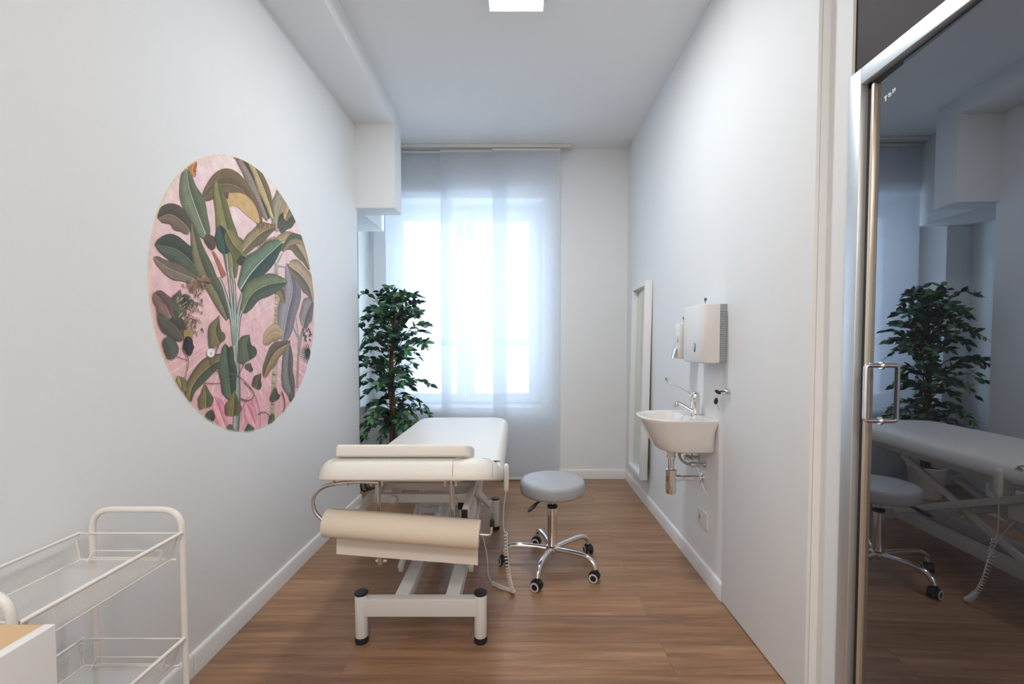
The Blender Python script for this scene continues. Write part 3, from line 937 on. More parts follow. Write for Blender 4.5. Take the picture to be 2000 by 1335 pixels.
# ================================================================ THE ROOM
XL, XR, YB, ZC = -1.19, 0.951, 4.035, 2.90
YW = 3.36            # where the left wall ends and the window recess opens
RX = -1.62           # left face of that recess
YF = -1.9            # wall behind the camera

struct('floor', [box(-1.9, 1.5, YF - 0.1, 4.5, -0.06, 0)], FLOORM, label='brown wood-look vinyl plank floor running the length of the room', cat='floor')
struct('ceiling', [box(-1.9, 1.5, YF - 0.1, 4.5, ZC, ZC + 0.08)], CEIL, label='plain white ceiling above the treatment room', cat='ceiling')
struct('wall_left', [box(XL - 0.1, XL, YF, YW, 0, ZC), box(RX, XL - 0.09, YW - 0.1, YW, 0, ZC),
                     box(RX - 0.08, RX, YW - 0.1, 4.5, 0, ZC), box(RX, XL, YW, YB, 2.19, ZC)], PAINT,
       label='long white left wall carrying the oval botanical mural', cat='wall')
NX0, NX1, NZ0, NZ1, NY = -1.42, 0.215, 0.625, 2.48, 4.36   # window niche in the back wall
struct('wall_back', [box(RX - 0.02, NX0, YB, 4.46, 0, ZC), box(NX1, 1.3, YB, 4.46, 0, ZC), box(NX0, NX1, YB, 4.46, 0, NZ0),
                     box(NX0, NX1, YB, 4.46, NZ1, ZC)], PAINT, label='white end wall behind the sheer curtain panels', cat='wall')
struct('wall_front', [box(-1.4, 1.4, YF - 0.08, YF, 0, ZC)], PAINT, label='white wall at the near end of the room', cat='wall')
struct('wall_right', [box(XR, XR + 0.1, 1.462, YB, 0, ZC), box(XR + 0.024, XR + 0.13, 1.365, 1.462, 0, ZC),
                      box(XR, XR + 0.1, YF, 0.42, 0, ZC)], PAINT, label='white right wall holding the basin and dispensers', cat='wall')
# exposed beam under the ceiling along the left wall, and the boxed-in end
beam = [(-1.19, 2.785), (-0.912, 2.785), (-0.906, 2.788), (-0.904, 2.795), (-0.900, 2.90), (-1.19, 2.90)]
bv = [(x, YF, z) for x, z in beam] + [(x, 3.335, z) for x, z in beam]
n = len(beam)
bf = [tuple(range(n)), tuple(range(n, 2 * n))[::-1]] + [(i, (i + 1) % n, n + (i + 1) % n, n + i) for i in range(n)]
struct('trim_1', [(bv, bf)], PAINT, label='shallow white beam where left wall meets ceiling', cat='beam')
struct('trim_2', [box(-1.195, -0.904, 3.33, 3.52, 2.185, 2.90, 0.003)], PAINT, label='white boxed-in casing hanging at the far end of the left beam', cat='casing')


def baseboard(axis, c, a0, a1, sgn):
    """profile swept straight; c is the wall plane, sgn points into the room"""
    p = [(0, 0), (0.013, 0), (0.013, 0.072), (0.010, 0.080), (0.004, 0.084), (0, 0.084)]
    V, F = [], []
    for a in (a0, a1):
        for d, z in p:
            V.append((c + sgn * d, a, z) if axis == 'x' else (a, c + sgn * d, z))
    m = len(p)
    F = [tuple(range(m)), tuple(range(m, 2 * m))[::-1]] + [(i, (i + 1) % m, m + (i + 1) % m, m + i) for i in range(m)]
    return V, F


struct('baseboard_left', [baseboard('x', XL, 1.605, YW, 1), baseboard('x', XL, YF, 1.603, 1)], TRIM, label='white baseboard along the left wall with a fine butt joint', cat='baseboard')
struct('baseboard_right', [baseboard('x', XR, 2.082, YB, -1)], TRIM, label='white baseboard under the basin on the right wall', cat='baseboard')
struct('baseboard_back', [baseboard('y', YB, NX1 + 0.0, XR - 0.013, -1), baseboard('y', YB, RX, NX1, -1)], TRIM, label='white baseboard on the end wall beneath the curtains', cat='baseboard')

# ---- window in the niche
win = thing('window_1', 'white two-casement window glowing behind the sheer curtains', 'window', ((NX0 + NX1) / 2, 4.32, NZ0), kind='structure')
FY0, FY1 = 4.30, 4.36


def bars(x0, x1, z0, z1, w, y0, y1, wb=None):
    wb = wb or w
    return [box(x0, x0 + w, y0, y1, z0, z1), box(x1 - w, x1, y0, y1, z0, z1), box(x0 + w, x1 - w, y0, y1, z1 - w, z1), box(x0 + w, x1 - w, y0, y1, z0, z0 + wb)]


build('window_frame', bars(NX0, NX1, NZ0, NZ1, 0.055, FY0 + 0.02, FY1 + 0.06), TRIM, win)
WXM = -0.51
for (x0, x1) in ((-1.16, WXM - 0.005), (WXM + 0.005, 0.165)):
    s = build('casement', bars(x0, x1, 0.66, 2.42, 0.078, FY0 - 0.02, FY0 + 0.05) + [box(x0 + 0.07, x1 - 0.07, FY0 - 0.01, FY0 + 0.04, 1.19, 1.25)], TRIM, win)
    build('pane', [box(x0 + 0.07, x1 - 0.07, FY0 + 0.014, FY0 + 0.02, 0.73, 2.35)], WINGLASS, s)
build('fixed_side_panel', [box(NX0 + 0.05, -1.165, FY0, FY0 + 0.05, 0.66, 2.42)], TRIM, win)
build('window_handle', [box(WXM - 0.012, WXM + 0.012, FY0 - 0.03, FY0 - 0.02, 1.36, 1.42, 0.002), tube([(WXM, FY0 - 0.05, 1.39), (WXM, FY0 - 0.055, 1.28)], 0.007)], ALU, win)
build('window_sill', [box(NX0, NX1, YB - 0.012, FY0 + 0.02, NZ0 - 0.005, NZ0 + 0.015, 0.003)], TRIM, win)

# ---- building across the street, seen through the panes
bld = thing('apartment_building', 'pale rendered building seen hazily through the window panes behind the curtains', 'building', (-1, 16.0, -6))
wins = []
FAC = mat('pale_render', (0.82, 0.80, 0.78), 0.8, var=0.04, vscale=1)
FRM = mat('facade_frame', (0.75, 0.76, 0.78), 0.6, var=0.03)
GLS = mat('facade_window_glass', (0.55, 0.60, 0.64), 0.15, var=0.1)
build('facade', [box(-14, 12, 16, 16.4, -6, 12), box(-14, 12, 15.7, 16.0, 2.1, 2.35), box(-14, 12, 15.7, 16.0, 5.6, 5.85)], FAC, bld)
for i in range(9):
    for j in range(3):
        x, z = -12.6 + i * 2.7, -0.4 + j * 3.5
        f = build('window', [box(x, x + 1.2, 15.94, 16.0, z, z + 1.9)], FRM, bld)
        build('pane', [box(x + 0.1, x + 0.56, 15.92, 15.95, z + 0.1, z + 1.8), box(x + 0.64, x + 1.1, 15.92, 15.95, z + 0.1, z + 1.8)], GLS, f)

# ---- flush white cupboard door in the right wall, with lock
cd = thing('door_2', 'flush white full-height cupboard door in the right wall with a small lock', 'door', (XR, 1.77, 0), kind='structure')
build('door_panel', [box(XR - 0.0125, XR - 0.0005, 1.463, 2.079, 0.006, ZC - 0.004, 0.0015)], PAINT, cd)
build('lock', [lathe([(0, -0.02), (0.010, -0.02), (0.012, -0.017), (0.012, 0)], (XR - 0.0125, 2.035, 0.989), 20, 'X')], STEEL, cd)

# ---- glass door with aluminium frame at right
fr = thing('door_1', 'dark tinted glass door in an aluminium frame at the right edge', 'door', (0.98, 0.9, 0), kind='structure')
FX0, FX1 = 0.968, 1.05
build('frame_post', [box(FX0, FX1, 1.318, 1.3645, 0, 1.982, 0.002)], ALU, fr)
build('frame_post', [box(FX0, FX1, 0.42, 0.464, 0, 1.982, 0.002)], ALU, fr)
build('frame_header', [box(FX0, FX1, 0.464, 1.3175, 1.937, 1.982, 0.002)], ALU, fr)
build('door_stop', [box(FX0 + 0.022, FX1, 1.306, 1.318, 0, 1.937), box(FX0 + 0.022, FX1, 0.464, 1.318, 1.922, 1.937)], BLACK, fr)
# leaf: hinged near the camera and standing two degrees open
HM = Matrix.Translation((0.99, 1.2, 0)) @ Matrix.Rotation(R(-2.0), 4, 'Z')
leaf = build('glass_pane', [xf(box(0.0, 0.008, -0.72, 0.088, 0.012, 1.93), HM)], DOORGLASS, fr)
build('edge_profile', [xf(box(-0.010, 0.010, 0.088, 0.099, 0.01, 1.925, 0.001), HM)], BRASS, fr)
build('brush_strip', [xf(box(-0.006, 0.006, 0.099, 0.104, 0.01, 1.92), HM)], mat('pale_grey_strip', (0.5, 0.49, 0.5), 0.5, var=0.03), fr)
hp = [(-0.002, 0.045, 0.99), (-0.042, 0.045, 0.99), (-0.042, 0.045, 1.142), (-0.002, 0.045, 1.142)]
hd = build('door_handle', [xf(tube(fillet(hp, 0.008, 4), 0.0065, 14), HM)], CHROME, fr)
build('handle_mount', [xf(lathe([(0.010, -0.004), (0.011, -0.002), (0.011, 0)], (0, 0.045, z), 20, 'X'), HM) for z in (0.99, 1.142)], CHROME, hd)
# small frosted maker's mark near the top corner of the pane
mk = []
for (y, z, w, h) in ((0.052, 1.868, 0.010, 0.004), (0.055, 1.858, 0.004, 0.012), (0.044, 1.862, 0.003, 0.008), (0.038, 1.862, 0.003, 0.008), (0.041, 1.870, 0.008, 0.003), (0.030, 1.866, 0.004, 0.010), (0.024, 1.868, 0.004, 0.008)):
    mk.append(xf(box(-0.0006, 0.0, y, y + w, z, z + h), HM))
build('etched_mark', mk, mat('frosted_mark', (0.75, 0.8, 0.82), 0.6, var=0.02), fr)
struct('trim_3', [box(0.984, 1.0, 0.42, 1.365, 1.982, ZC)], DARKPAN, label='dark brown transom panel above the glass door', cat='panel')
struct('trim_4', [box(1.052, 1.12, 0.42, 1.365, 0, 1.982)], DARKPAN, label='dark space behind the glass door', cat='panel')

# ================================================================ CEILING LIGHT
cl = thing('ceiling_light', 'square white led panel on the ceiling at the top edge', 'light', (-0.016, 2.215, 2.87))
build('housing', [box(-0.154, -0.149, 2.077, 2.353, 2.872, ZC), box(0.116, 0.121, 2.077, 2.353, 2.872, ZC), box(-0.149, 0.116, 2.077, 2.082, 2.872, ZC), box(-0.149, 0.116, 2.348, 2.353, 2.872, ZC), box(-0.149, 0.116, 2.082, 2.348, 2.89, ZC)], TRIM, cl)
build('diffuser', [box(-0.149, 0.116, 2.082, 2.348, 2.874, 2.882)], LAMP, cl)

# ================================================================ CURTAINS
rail = thing('curtain_rail', 'slim white multi-channel curtain track fixed to the ceiling', 'curtain rail', (-0.55, 3.95, 2.84))
build('track', [box(-1.60, 0.44, 3.925, 4.005, ZC - 0.012, ZC - 0.0005, 0.002), box(-1.60, 0.44, 3.925, 3.930, ZC - 0.028, ZC - 0.01), box(-1.60, 0.44, 3.950, 3.955, ZC - 0.026, ZC - 0.01), box(-1.60, 0.44, 3.975, 3.98, ZC - 0.026, ZC - 0.01), box(-1.60, 0.44, 4.0, 4.005, ZC - 0.028, ZC - 0.01)], PLASTIC, rail)
build('end_cap', [box(0.44, 0.446, 3.923, 4.007, ZC - 0.03, ZC, 0.001)], PLASTIC, rail)


def curtain(x0, x1, y, label, seed):
    zt, zb = ZC - 0.03, 0.022
    c = thing('panel_curtain', label, 'curtain', ((x0 + x1) / 2, y, zb), group=None)
    nx, nz = 14, 40
    rnd = random.Random(seed)
    a, b, ph = rnd.uniform(1, 2), rnd.uniform(3, 5), rnd.uniform(0, 6)
    V, F = [], []
    for s in (0, 1):
        for i in range(nx + 1):
            for j in range(nz + 1):
                u, v = i / nx, j / nz
                amp = 0.004 * (1 - v) * v * 4
                V.append((x0 + (x1 - x0) * u, y + amp * math.sin(a * 3 * u + b * v + ph) + (0.0006 if s else 0), zb + (zt - zb) * v))
    o = (nx + 1) * (nz + 1)
    for i in range(nx):
        for j in range(nz):
            q = i * (nz + 1) + j
            F.append((q, q + nz + 1, q + nz + 2, q + 1))
    V = V[:o]
    build('fabric', [(V, F)], CURTAIN, c)
    build('header_strip', [box(x0, x1, y - 0.004, y + 0.004, zt - 0.022, zt, 0.001)], PLASTIC, c)
    build('bottom_bar', [box(x0 + 0.004, x1 - 0.004, y - 0.003, y + 0.004, zb - 0.004, zb + 0.018, 0.001)], mat('sheer_bar', (0.66, 0.68, 0.70), 0.5, var=0.02), c)
    return c


curtain(-0.232, 0.345, 3.943, 'rightmost sheer white panel curtain, frontmost of the three', 3)
curtain(-0.682, -0.112, 3.967, 'middle sheer white panel curtain, overlapped by its right neighbour', 5)
curtain(-1.165, -0.598, 3.99, 'leftmost sheer white panel curtain behind the ficus tree', 8)

# ================================================================ MURAL
def mural():
    C0, Z0, RR = 2.055, 1.405, 0.588
    V, F, Cc = [], [], []

    def lin(h):
        return tuple(((c / 255 + 0.055) / 1.055) ** 2.4 for c in h)

    def shade(h, k):
        return tuple(max(0, min(255, c * k)) for c in h)
    depth = [0]
    NC = 72
    clip = [(math.cos(2 * math.pi * k / NC) * RR, math.sin(2 * math.pi * k / NC) * RR) for k in range(NC)]

    def clipper(P):
        for k in range(NC):
            if not P:
                return P
            a, b = clip[k], clip[(k + 1) % NC]
            ex, ey = b[0] - a[0], b[1] - a[1]
            f = lambda p: ex * (p[1] - a[1]) - ey * (p[0] - a[0])
            if all(f(p) >= 0 for p in P):
                continue
            O = []
            for i in range(len(P)):
                p, q = P[i - 1], P[i]
                fp, fq = f(p), f(q)
                if fq >= 0:
                    if fp < 0:
                        t = fp / (fp - fq)
                        O.append((p[0] + (q[0] - p[0]) * t, p[1] + (q[1] - p[1]) * t))
                    O.append(q)
                elif fp >= 0:
                    t = fp / (fp - fq)
                    O.append((p[0] + (q[0] - p[0]) * t, p[1] + (q[1] - p[1]) * t))
            P = O
        return P

    def emit(h, P):
        depth[0] += 1
        x = 0.0012 + depth[0] * 0.0000022
        P = clipper(P)
        if len(P) < 3:
            return
        o = len(V)
        V.extend((x, C0 + p[0], Z0 + p[1]) for p in P)
        F.append(tuple(range(o, o + len(P))))
        Cc.append(lin(h))

    def quads(h, A, B):
        depth[0] += 1
        x = 0.0012 + depth[0] * 0.0000022
        for i in range(len(A) - 1):
            P = clipper([A[i], A[i + 1], B[i + 1], B[i]])
            if len(P) < 3:
                continue
            o = len(V)
            V.extend((x, C0 + p[0], Z0 + p[1]) for p in P)
            F.append(tuple(range(o, o + len(P))))
            Cc.append(lin(h))

    def sp(q, n):
        pts = [(q[i] / 1000, q[i + 1] / 1000, 0) for i in range(0, len(q), 2)]
        return [Vector((p.x, p.y)) for p in (curve(pts, n) if n > 1 else [Vector(p) for p in pts])]

    def nrm(s, i):
        d = s[min(i + 1, len(s) - 1)] - s[max(i - 1, 0)]
        d = d.normalized() if d.length > 1e-9 else Vector((1, 0))
        return Vector((-d.y, d.x))

    def strip(h, s, w0, w1):
        A, B = [], []
        for i, p in enumerate(s):
            w = w0 + (w1 - w0) * i / (len(s) - 1)
            A.append(tuple(p + nrm(s, i) * w))
            B.append(tuple(p - nrm(s, i) * w))
        quads(h, A, B)
    # graded pink ground
    rows = 30
    for j in range(rows):
        z0, z1 = -RR + 2 * RR * j / rows, -RR + 2 * RR * (j + 1) / rows
        t = j / (rows - 1)
        c = [a + (b - a) * t for a, b in zip((228, 172, 178), (238, 216, 212))]
        depth[0] = 0
        emit(tuple(c), [(-RR, z0), (RR, z0), (RR, z1), (-RR, z1)])
    rnd = random.Random(5)
    for a in ART:
        if a[0] == 0:
            q = a[2]
            emit(a[1], [(q[i] / 1000, q[i + 1] / 1000) for i in range(0, len(q), 2)])
        elif a[0] == 1:
            strip(a[1], sp(a[2], a[5]), a[3] / 1000, a[4] / 1000)
        else:
            _, cA, q, w, cB, mid, heart, veins = a
            w = w / 1000
            s = sp(q, 8)
            m = len(s)
            A, B = [], []
            p0 = rnd.random() * 6
            for i, p in enumerate(s):
                t = i / (m - 1)
                pr = math.sin(math.pi * min(1, t * .93 + .07) ** .55) if heart else min(1, max(0, math.sin(math.pi * (t * .96 + .04))) ** .55)
                A.append(tuple(p + nrm(s, i) * w * pr * (1 + .1 * math.sin(p0 + t * 13))))
                B.append(tuple(p - nrm(s, i) * w * pr * (1 + .1 * math.sin(p0 + 2 + t * 11))))
            S = [tuple(p) for p in s]
            dark = shade(cB if sum(cB) < sum(cA) else cA, 0.8)
            kk = 1 + 0.0022 / max(w, .01)
            quads(dark, [tuple(Vector(s_) + (Vector(a_) - Vector(s_)) * kk) for s_, a_ in zip(S, A)], [tuple(Vector(s_) + (Vector(a_) - Vector(s_)) * kk) for s_, a_ in zip(S, B)])
            quads(cA, A, S)
            quads(cB, S, B)
            lerp = lambda P, Q, f: [(a_[0] + (b_[0] - a_[0]) * f, a_[1] + (b_[1] - a_[1]) * f) for a_, b_ in zip(P, Q)]
            if w > .03:
                quads(shade(cA, 1.1), lerp(S, A, .55), lerp(S, A, .15))
                quads(shade(cB, 0.88), lerp(S, B, .45), S)
                quads(shade(cA, 0.86), lerp(S, A, .97), lerp(S, A, .8))
            if veins and w > .035:
                for i in range(2, m - 3):
                    for E_, cc in ((A, cA), (B, cB)):
                        b0, e0 = Vector(S[i]), Vector(E_[min(i + 2, m - 1)])
                        strip(shade(cc, 0.84), [b0, b0 + (e0 - b0) * .95], .0009, .0003)
            strip(mid or shade(cA, 1.28), s, 0.0032 if w > .03 else .0018, .001)
    n0 = len(V)
    me = bpy.data.meshes.new('round_botanical_mural')
    # backing disc
    BV, BF = lathe([(RR, 0.0002), (RR + 0.003, 0.0002), (RR + 0.003, 0.0011), (0.0, 0.0011)], (0, 0, 0), 96, 'X')
    o = len(V)
    V.extend((x, C0 + y, Z0 + z) for x, y, z in BV)
    for f in BF:
        F.append(tuple(i + o for i in f))
        Cc.append(lin((230, 220, 180)))
    me.from_pydata([(x, y - C0, z - Z0) for x, y, z in V], [], F)
    ca = me.color_attributes.new('print_colour', 'FLOAT_COLOR', 'CORNER')
    vals = []
    for p, c in zip(me.polygons, Cc):
        vals += list((*c, 1.0)) * p.loop_total
    ca.data.foreach_set('color', vals)
    m = bpy.data.materials.new('printed_wall_vinyl')
    m.use_nodes = True
    nt = m.node_tree
    b = nt.nodes['Principled BSDF']
    b.inputs['Roughness'].default_value = 0.6
    at = nt.nodes.new('ShaderNodeAttribute')
    at.attribute_name = 'print_colour'
    tc = nt.nodes.new('ShaderNodeTexCoord')
    nz = nt.nodes.new('ShaderNodeTexNoise')
    nz.inputs['Scale'].default_value = 26
    nz.inputs['Detail'].default_value = 6
    nz.inputs['Roughness'].default_value = 0.7
    nt.links.new(tc.outputs['Object'], nz.inputs['Vector'])
    mr = nt.nodes.new('ShaderNodeMapRange')
    mr.inputs[1].default_value = 0.3
    mr.inputs[2].default_value = 0.7
    mr.inputs[3].default_value = 0.90
    mr.inputs[4].default_value = 1.25
    nt.links.new(nz.outputs['Fac'], mr.inputs[0])
    vm = nt.nodes.new('ShaderNodeVectorMath')
    vm.operation = 'SCALE'
    nt.links.new(at.outputs['Color'], vm.inputs[0])
    nt.links.new(mr.outputs[0], vm.inputs['Scale'])
    nt.links.new(vm.outputs[0], b.inputs['Base Color'])
    me.materials.append(m)
    ob = bpy.data.objects.new('wall_mural', me)
    ob.location = (XL, C0, Z0)
    COL.objects.link(ob)
    ob['label'] = 'large oval pink wall decal printed with green banana leaves on the left wall'
    ob['category'] = 'mural'
    return ob


mural()

# ================================================================ TREATMENT COUCH
BX0, BX1, YN, YH, YE = -0.715, -0.073, 1.53, 1.98, 3.24
couch = thing('treatment_couch', 'long white upholstered treatment couch on a white steel lifting frame', 'treatment couch', (-0.39, 2.36, 0))
PROF = lambda z, t: [(0.008, z), (0.002, z + 0.002), (0, z + 0.007), (0.001, z + 0.022), (0.004, z + 0.036), (0.009, z + 0.049), (0.017, z + 0.061), (0.027, z + 0.070), (0.038, z + t - 0.003), (0.050, z + t)]
o2 = rrect(BX0, BX1, YH - 0.03, YE, (0.012, 0.012, 0.12, 0.12), 8)
build('mattress', [slab(o2, PROF(0.608, 0.077))], LEATHER, couch, sharp=60)
HL = 0.468
A = R(16.2)
HB = Matrix.Translation((0, YH - 0.004, 0.608)) @ Matrix.Rotation(-A, 4, 'X')
o1 = rrect(BX0, BX1, -HL, 0.035, (0.095, 0.095, 0.012, 0.012), 8)
hs_ = build('head_section', [xf(slab(o1, PROF(0.0, 0.078)), HB)], LEATHER, couch, sharp=60)
# stitched seams round the near corners
seam = mat('seam_thread', (0.45, 0.42, 0.38), 0.7, var=0.05)
sm = []
for sx, x in ((1, BX1),):
    sm.append(xf(tube(curve([(x - 0.155, -HL - 0.0006, 0.012), (x - 0.155, -HL - 0.0012, 0.045), (x - 0.15, -HL + 0.012, 0.0735), (x - 0.10, -HL + 0.04, 0.0785)], 6), 0.0009, 6), HB))
    sm.append(xf(tube(curve([(x - 0.022, -HL + 0.030, 0.010), (x - 0.021, -HL + 0.031, 0.045), (x - 0.035, -HL + 0.047, 0.073), (x - 0.09, -HL + 0.075, 0.0785)], 6), 0.0009, 6), HB))
build('seam', sm, seam, hs_)
# steel base
b_ = []
FXL, FXR = -0.638, -0.158
YFR, YRR = 1.80, 2.92
build('base_frame', [box(FXL, FXR, YFR - 0.02, YFR + 0.02, 0.112, 0.183, 0.003), box(FXL, FXR, YRR - 0.02, YRR + 0.02, 0.112, 0.183, 0.003),
                     box(-0.508, -0.452, YFR + 0.02, YRR - 0.02, 0.125, 0.183, 0.003), box(-0.302, -0.246, YFR + 0.02, YRR - 0.02, 0.125, 0.183, 0.003)], ENAMEL, couch)
for x in (FXL, FXR):
    for y in (YFR, YRR):
        lg = build('leg', [lathe([(0.0245, 0.022), (0.0255, 0.024), (0.0255, 0.196), (0.0245, 0.198)], (x, y, 0), 28)], ENAMEL, couch)
        build('cap', [lathe([(0.026, 0.196), (0.0275, 0.199), (0.0275, 0.203), (0.024, 0.206), (0, 0.207)], (x, y, 0), 28)], BLACK, lg)
        build('foot', [lathe([(0.025, 0), (0.0268, 0.003), (0.0268, 0.022), (0.0255, 0.025)], (x, y, 0), 28)], BLACK, lg)
# upper frame of rectangular tube
UX0, UX1, UZ0, UZ1 = -0.632, -0.196, 0.545, 0.580
build('upper_frame', [box(UX0, UX0 + 0.022, 1.69, 3.08, UZ0, UZ1, 0.002), box(UX1 - 0.022, UX1, 1.69, 3.08, UZ0, UZ1, 0.002),
                      box(UX0 + 0.02, UX1 - 0.02, 1.862, 1.892, UZ0, UZ1, 0.002), box(UX0 + 0.02, UX1 - 0.02, 2.02, 2.05, UZ0, UZ1, 0.002),
                      box(UX0 + 0.02, UX1 - 0.02, 3.05, 3.08, UZ0, UZ1, 0.002), box(UX0 + 0.02, UX1 - 0.02, 2.55, 2.58, UZ0, UZ1, 0.002),
                      box(UX0, UX0 + 0.02, 2.2, 2.24, UZ1, 0.609), box(UX1 - 0.02, UX1, 2.2, 2.24, UZ1, 0.609), box(UX0, UX0 + 0.02, 2.9, 2.94, UZ1, 0.609), box(UX1 - 0.02, UX1, 2.9, 2.94, UZ1, 0.609)],
      ENAMEL, couch)
for x in (UX0, UX1 - 0.022):
    build('tube_plug', [box(x - 0.0005, x + 0.0225, 1.683, 1.6905, UZ0 - 0.0005, UZ1 + 0.0005, 0.001)], BLACK, couch)


def arm(x, p, q, w, t, m=ENAMEL, nm='lift_arm'):
    a, b = Vector((0, p[0], p[1])), Vector((0, q[0], q[1]))
    d = (b - a)
    L_ = d.length
    ang = math.atan2(d.z, d.y)
    M = Matrix.Translation((x, p[0], p[1])) @ Matrix.Rotation(ang, 4, 'X')
    return build(nm, [xf(box(-t / 2, t / 2, -w / 2, L_ + w / 2, -w / 2, w / 2, 0.004), M)], m, couch)


arm(-0.535, (2.02, 0.20), (2.80, 0.53), 0.035, 0.02)
arm(-0.219, (2.02, 0.20), (2.80, 0.53), 0.035, 0.02)
arm(-0.560, (2.80, 0.20), (2.02, 0.53), 0.035, 0.02)
arm(-0.192, (2.80, 0.20), (2.05, 0.53), 0.035, 0.02)
for y, z in ((2.41, 0.365), (2.80, 0.205)):
    build('pivot_bar', [tube([(-0.575, y, z), (-0.18, y, z)], 0.0125, 14)], ENAMEL, couch)
# electric motor and its ram
mo_ = build('motor', [box(-0.43, -0.34, 2.05, 2.16, 0.20, 0.28, 0.008)], PLASTIC, couch)
build('ram', [tube([(-0.385, 2.10, 0.25), (-0.385, 2.62, 0.44)], 0.022, 18)], PLASTIC, mo_)
build('transformer_box', [box(-0.275, -0.205, 2.07, 2.16, 0.40, 0.50, 0.008)], PLASTIC, couch)
build('control_box', [box(-0.262, -0.207, 1.90, 2.0, 0.50, 0.542, 0.005)], BLACK, couch)
build('adjusting_knob', [lathe([(0.012, 0), (0.016, 0.004), (0.016, 0.02), (0.01, 0.022)], (-0.52, 1.838, 0.563), 20, 'Y')], ENAMEL, couch)
build('pivot_pin', [lathe([(0.008, 0), (0.008, 0.03)], (-0.265, 1.835, 0.563), 16, 'Y')], ENAMEL, couch)
# bracket plate on the right flank
build('side_bracket', [box(-0.20, -0.192, 2.12, 2.24, 0.50, 0.606, 0.003)], ENAMEL, couch)
# paper holder: two rods clamped under the head section, curved bar and axle
rodL, rodR = -0.523, -0.253
hold = build('paper_holder', [tube([(-0.56, 1.657, 0.700), (-0.215, 1.657, 0.700)], 0.006, 12)], STEEL, couch)
build('rod', [tube([(rodL, 1.655, 0.745), (rodL + 0.006, 1.662, 0.385)], 0.0095, 16)], STEEL, hold)
build('rod', [tube([(rodR, 1.655, 0.745), (rodR + 0.014, 1.662, 0.385)], 0.0095, 16)], STEEL, hold)
cb = curve([(-0.515, 1.64, 0.698), (-0.59, 1.62, 0.706), (-0.645, 1.60, 0.706), (-0.70, 1.60, 0.692), (-0.733, 1.60, 0.655), (-0.73, 1.60, 0.61), (-0.705, 1.60, 0.578), (-0.68, 1.60, 0.566)], 6)
build('curved_bar', [tube(cb, 0.0068, 12)], STEEL, hold)
ax = fillet([(-0.66, 1.60, 0.565), (-0.13, 1.60, 0.522), (-0.103, 1.60, 0.520), (-0.098, 1.60, 0.556)], 0.012, 5)
build('axle', [tube(ax, 0.0045, 10)], BRASS, hold)
build('axle_tip', [lathe([(0.007, 0.552), (0.0085, 0.554), (0.0085, 0.574), (0.006, 0.577)], (-0.098, 1.60, 0), 14)], BLACK, hold)
for x in (rodL, rodR):
    for s in (-1, 1):
        cl_ = []
        cl_.append(box(x + s * 0.02 - 0.004, x + s * 0.02 + 0.004, 1.644, 1.670, 0.682, 0.722, 0.001))
        cl_.append(tube([(x + s * 0.022, 1.657, 0.700), (x + s * 0.030, 1.657, 0.700)], 0.0062, 12))
        build('clamp', cl_, BRASS, hold)
        build('clamp_screw', [tube([(x + s * 0.008 + 0.010, 1.662, 0.398), (x + s * 0.020 + 0.010, 1.662, 0.398)], 0.006, 10)], BRASS, hold)
for x in (-0.615, -0.66):
    build('collar', [lathe([(0.0095, -0.003), (0.0095, 0.003)], (x, 1.612 if x > -0.64 else 1.601, 0.706), 14, 'X')], BRASS, hold)
build('cable_bundle', [tube(curve([(-0.50, 1.75, 0.70), (-0.575, 1.70, 0.705), (-0.60, 1.70, 0.67), (-0.585, 1.70, 0.645), (-0.57, 1.76, 0.66), (-0.56, 1.8, 0.70)], 6), 0.003, 8),
                       tube(curve([(-0.50, 1.76, 0.71), (-0.565, 1.72, 0.70), (-0.59, 1.72, 0.665), (-0.575, 1.74, 0.64), (-0.54, 1.80, 0.65)], 6), 0.003, 8)], BLACK, couch)
# hand control with coiled lead
hc = build('hand_control', [xf(slab(rrect(-0.0105, 0.011, -0.014, 0.014, (0.006,) * 4, 4), [(0.006, 0.492), (0.0015, 0.497), (0, 0.51), (-0.001, 0.56), (-0.001, 0.604), (0.002, 0.613), (0.006, 0.617)]), Matrix.Translation((-0.0615, 2.05, 0.040)))], PLASTIC, couch)
build('hanging_hook', [tube([(-0.066, 2.05, 0.632), (-0.080, 2.05, 0.632)], 0.004, 10), lathe([(0.008, -0.0725), (0.008, -0.069)], (0, 2.05, 0.632), 14, 'X')], STEEL, couch)
cord1 = curve([(-0.062, 2.05, 0.535), (-0.072, 2.055, 0.46), (-0.074, 2.06, 0.37), (-0.068, 2.065, 0.335), (-0.062, 2.065, 0.340)], 6)
coilp = curve([(-0.065, 2.065, 0.334), (-0.062, 2.08, 0.22), (-0.050, 2.10, 0.11), (-0.036, 2.125, 0.036), (-0.030, 2.145, 0.016), (-0.048, 2.165, 0.011), (-0.09, 2.19, 0.011), (-0.135, 2.225, 0.013)], 10)
# helix around the coil path
hx = []
tot = len(coilp) - 1
turns = 48
upv = Vector((0, 1, 0.3)).normalized()
steps = turns * 10
for k in range(steps + 1):
    t = k / steps * tot
    i = min(int(t), tot - 1)
    f = t - i
    p = coilp[i] * (1 - f) + coilp[i + 1] * f
    d = (coilp[i + 1] - coilp[i]).normalized()
    u = (upv - d * upv.dot(d)).normalized()
    w = d.cross(u)
    a = 2 * math.pi * turns * k / steps
    hx.append(p + (u * math.cos(a) + w * math.sin(a)) * 0.0085)
cord2 = curve([(-0.135, 2.225, 0.012), (-0.155, 2.215, 0.06), (-0.16, 2.2, 0.16), (-0.18, 2.18, 0.27), (-0.215, 2.15, 0.37), (-0.235, 2.13, 0.42)], 6)
build('coiled_cord', [tube(cord1, 0.0022, 8), tube(hx, 0.0020, 5), tube(cord2, 0.0022, 8)], CLEARPL, couch, sharp=80)

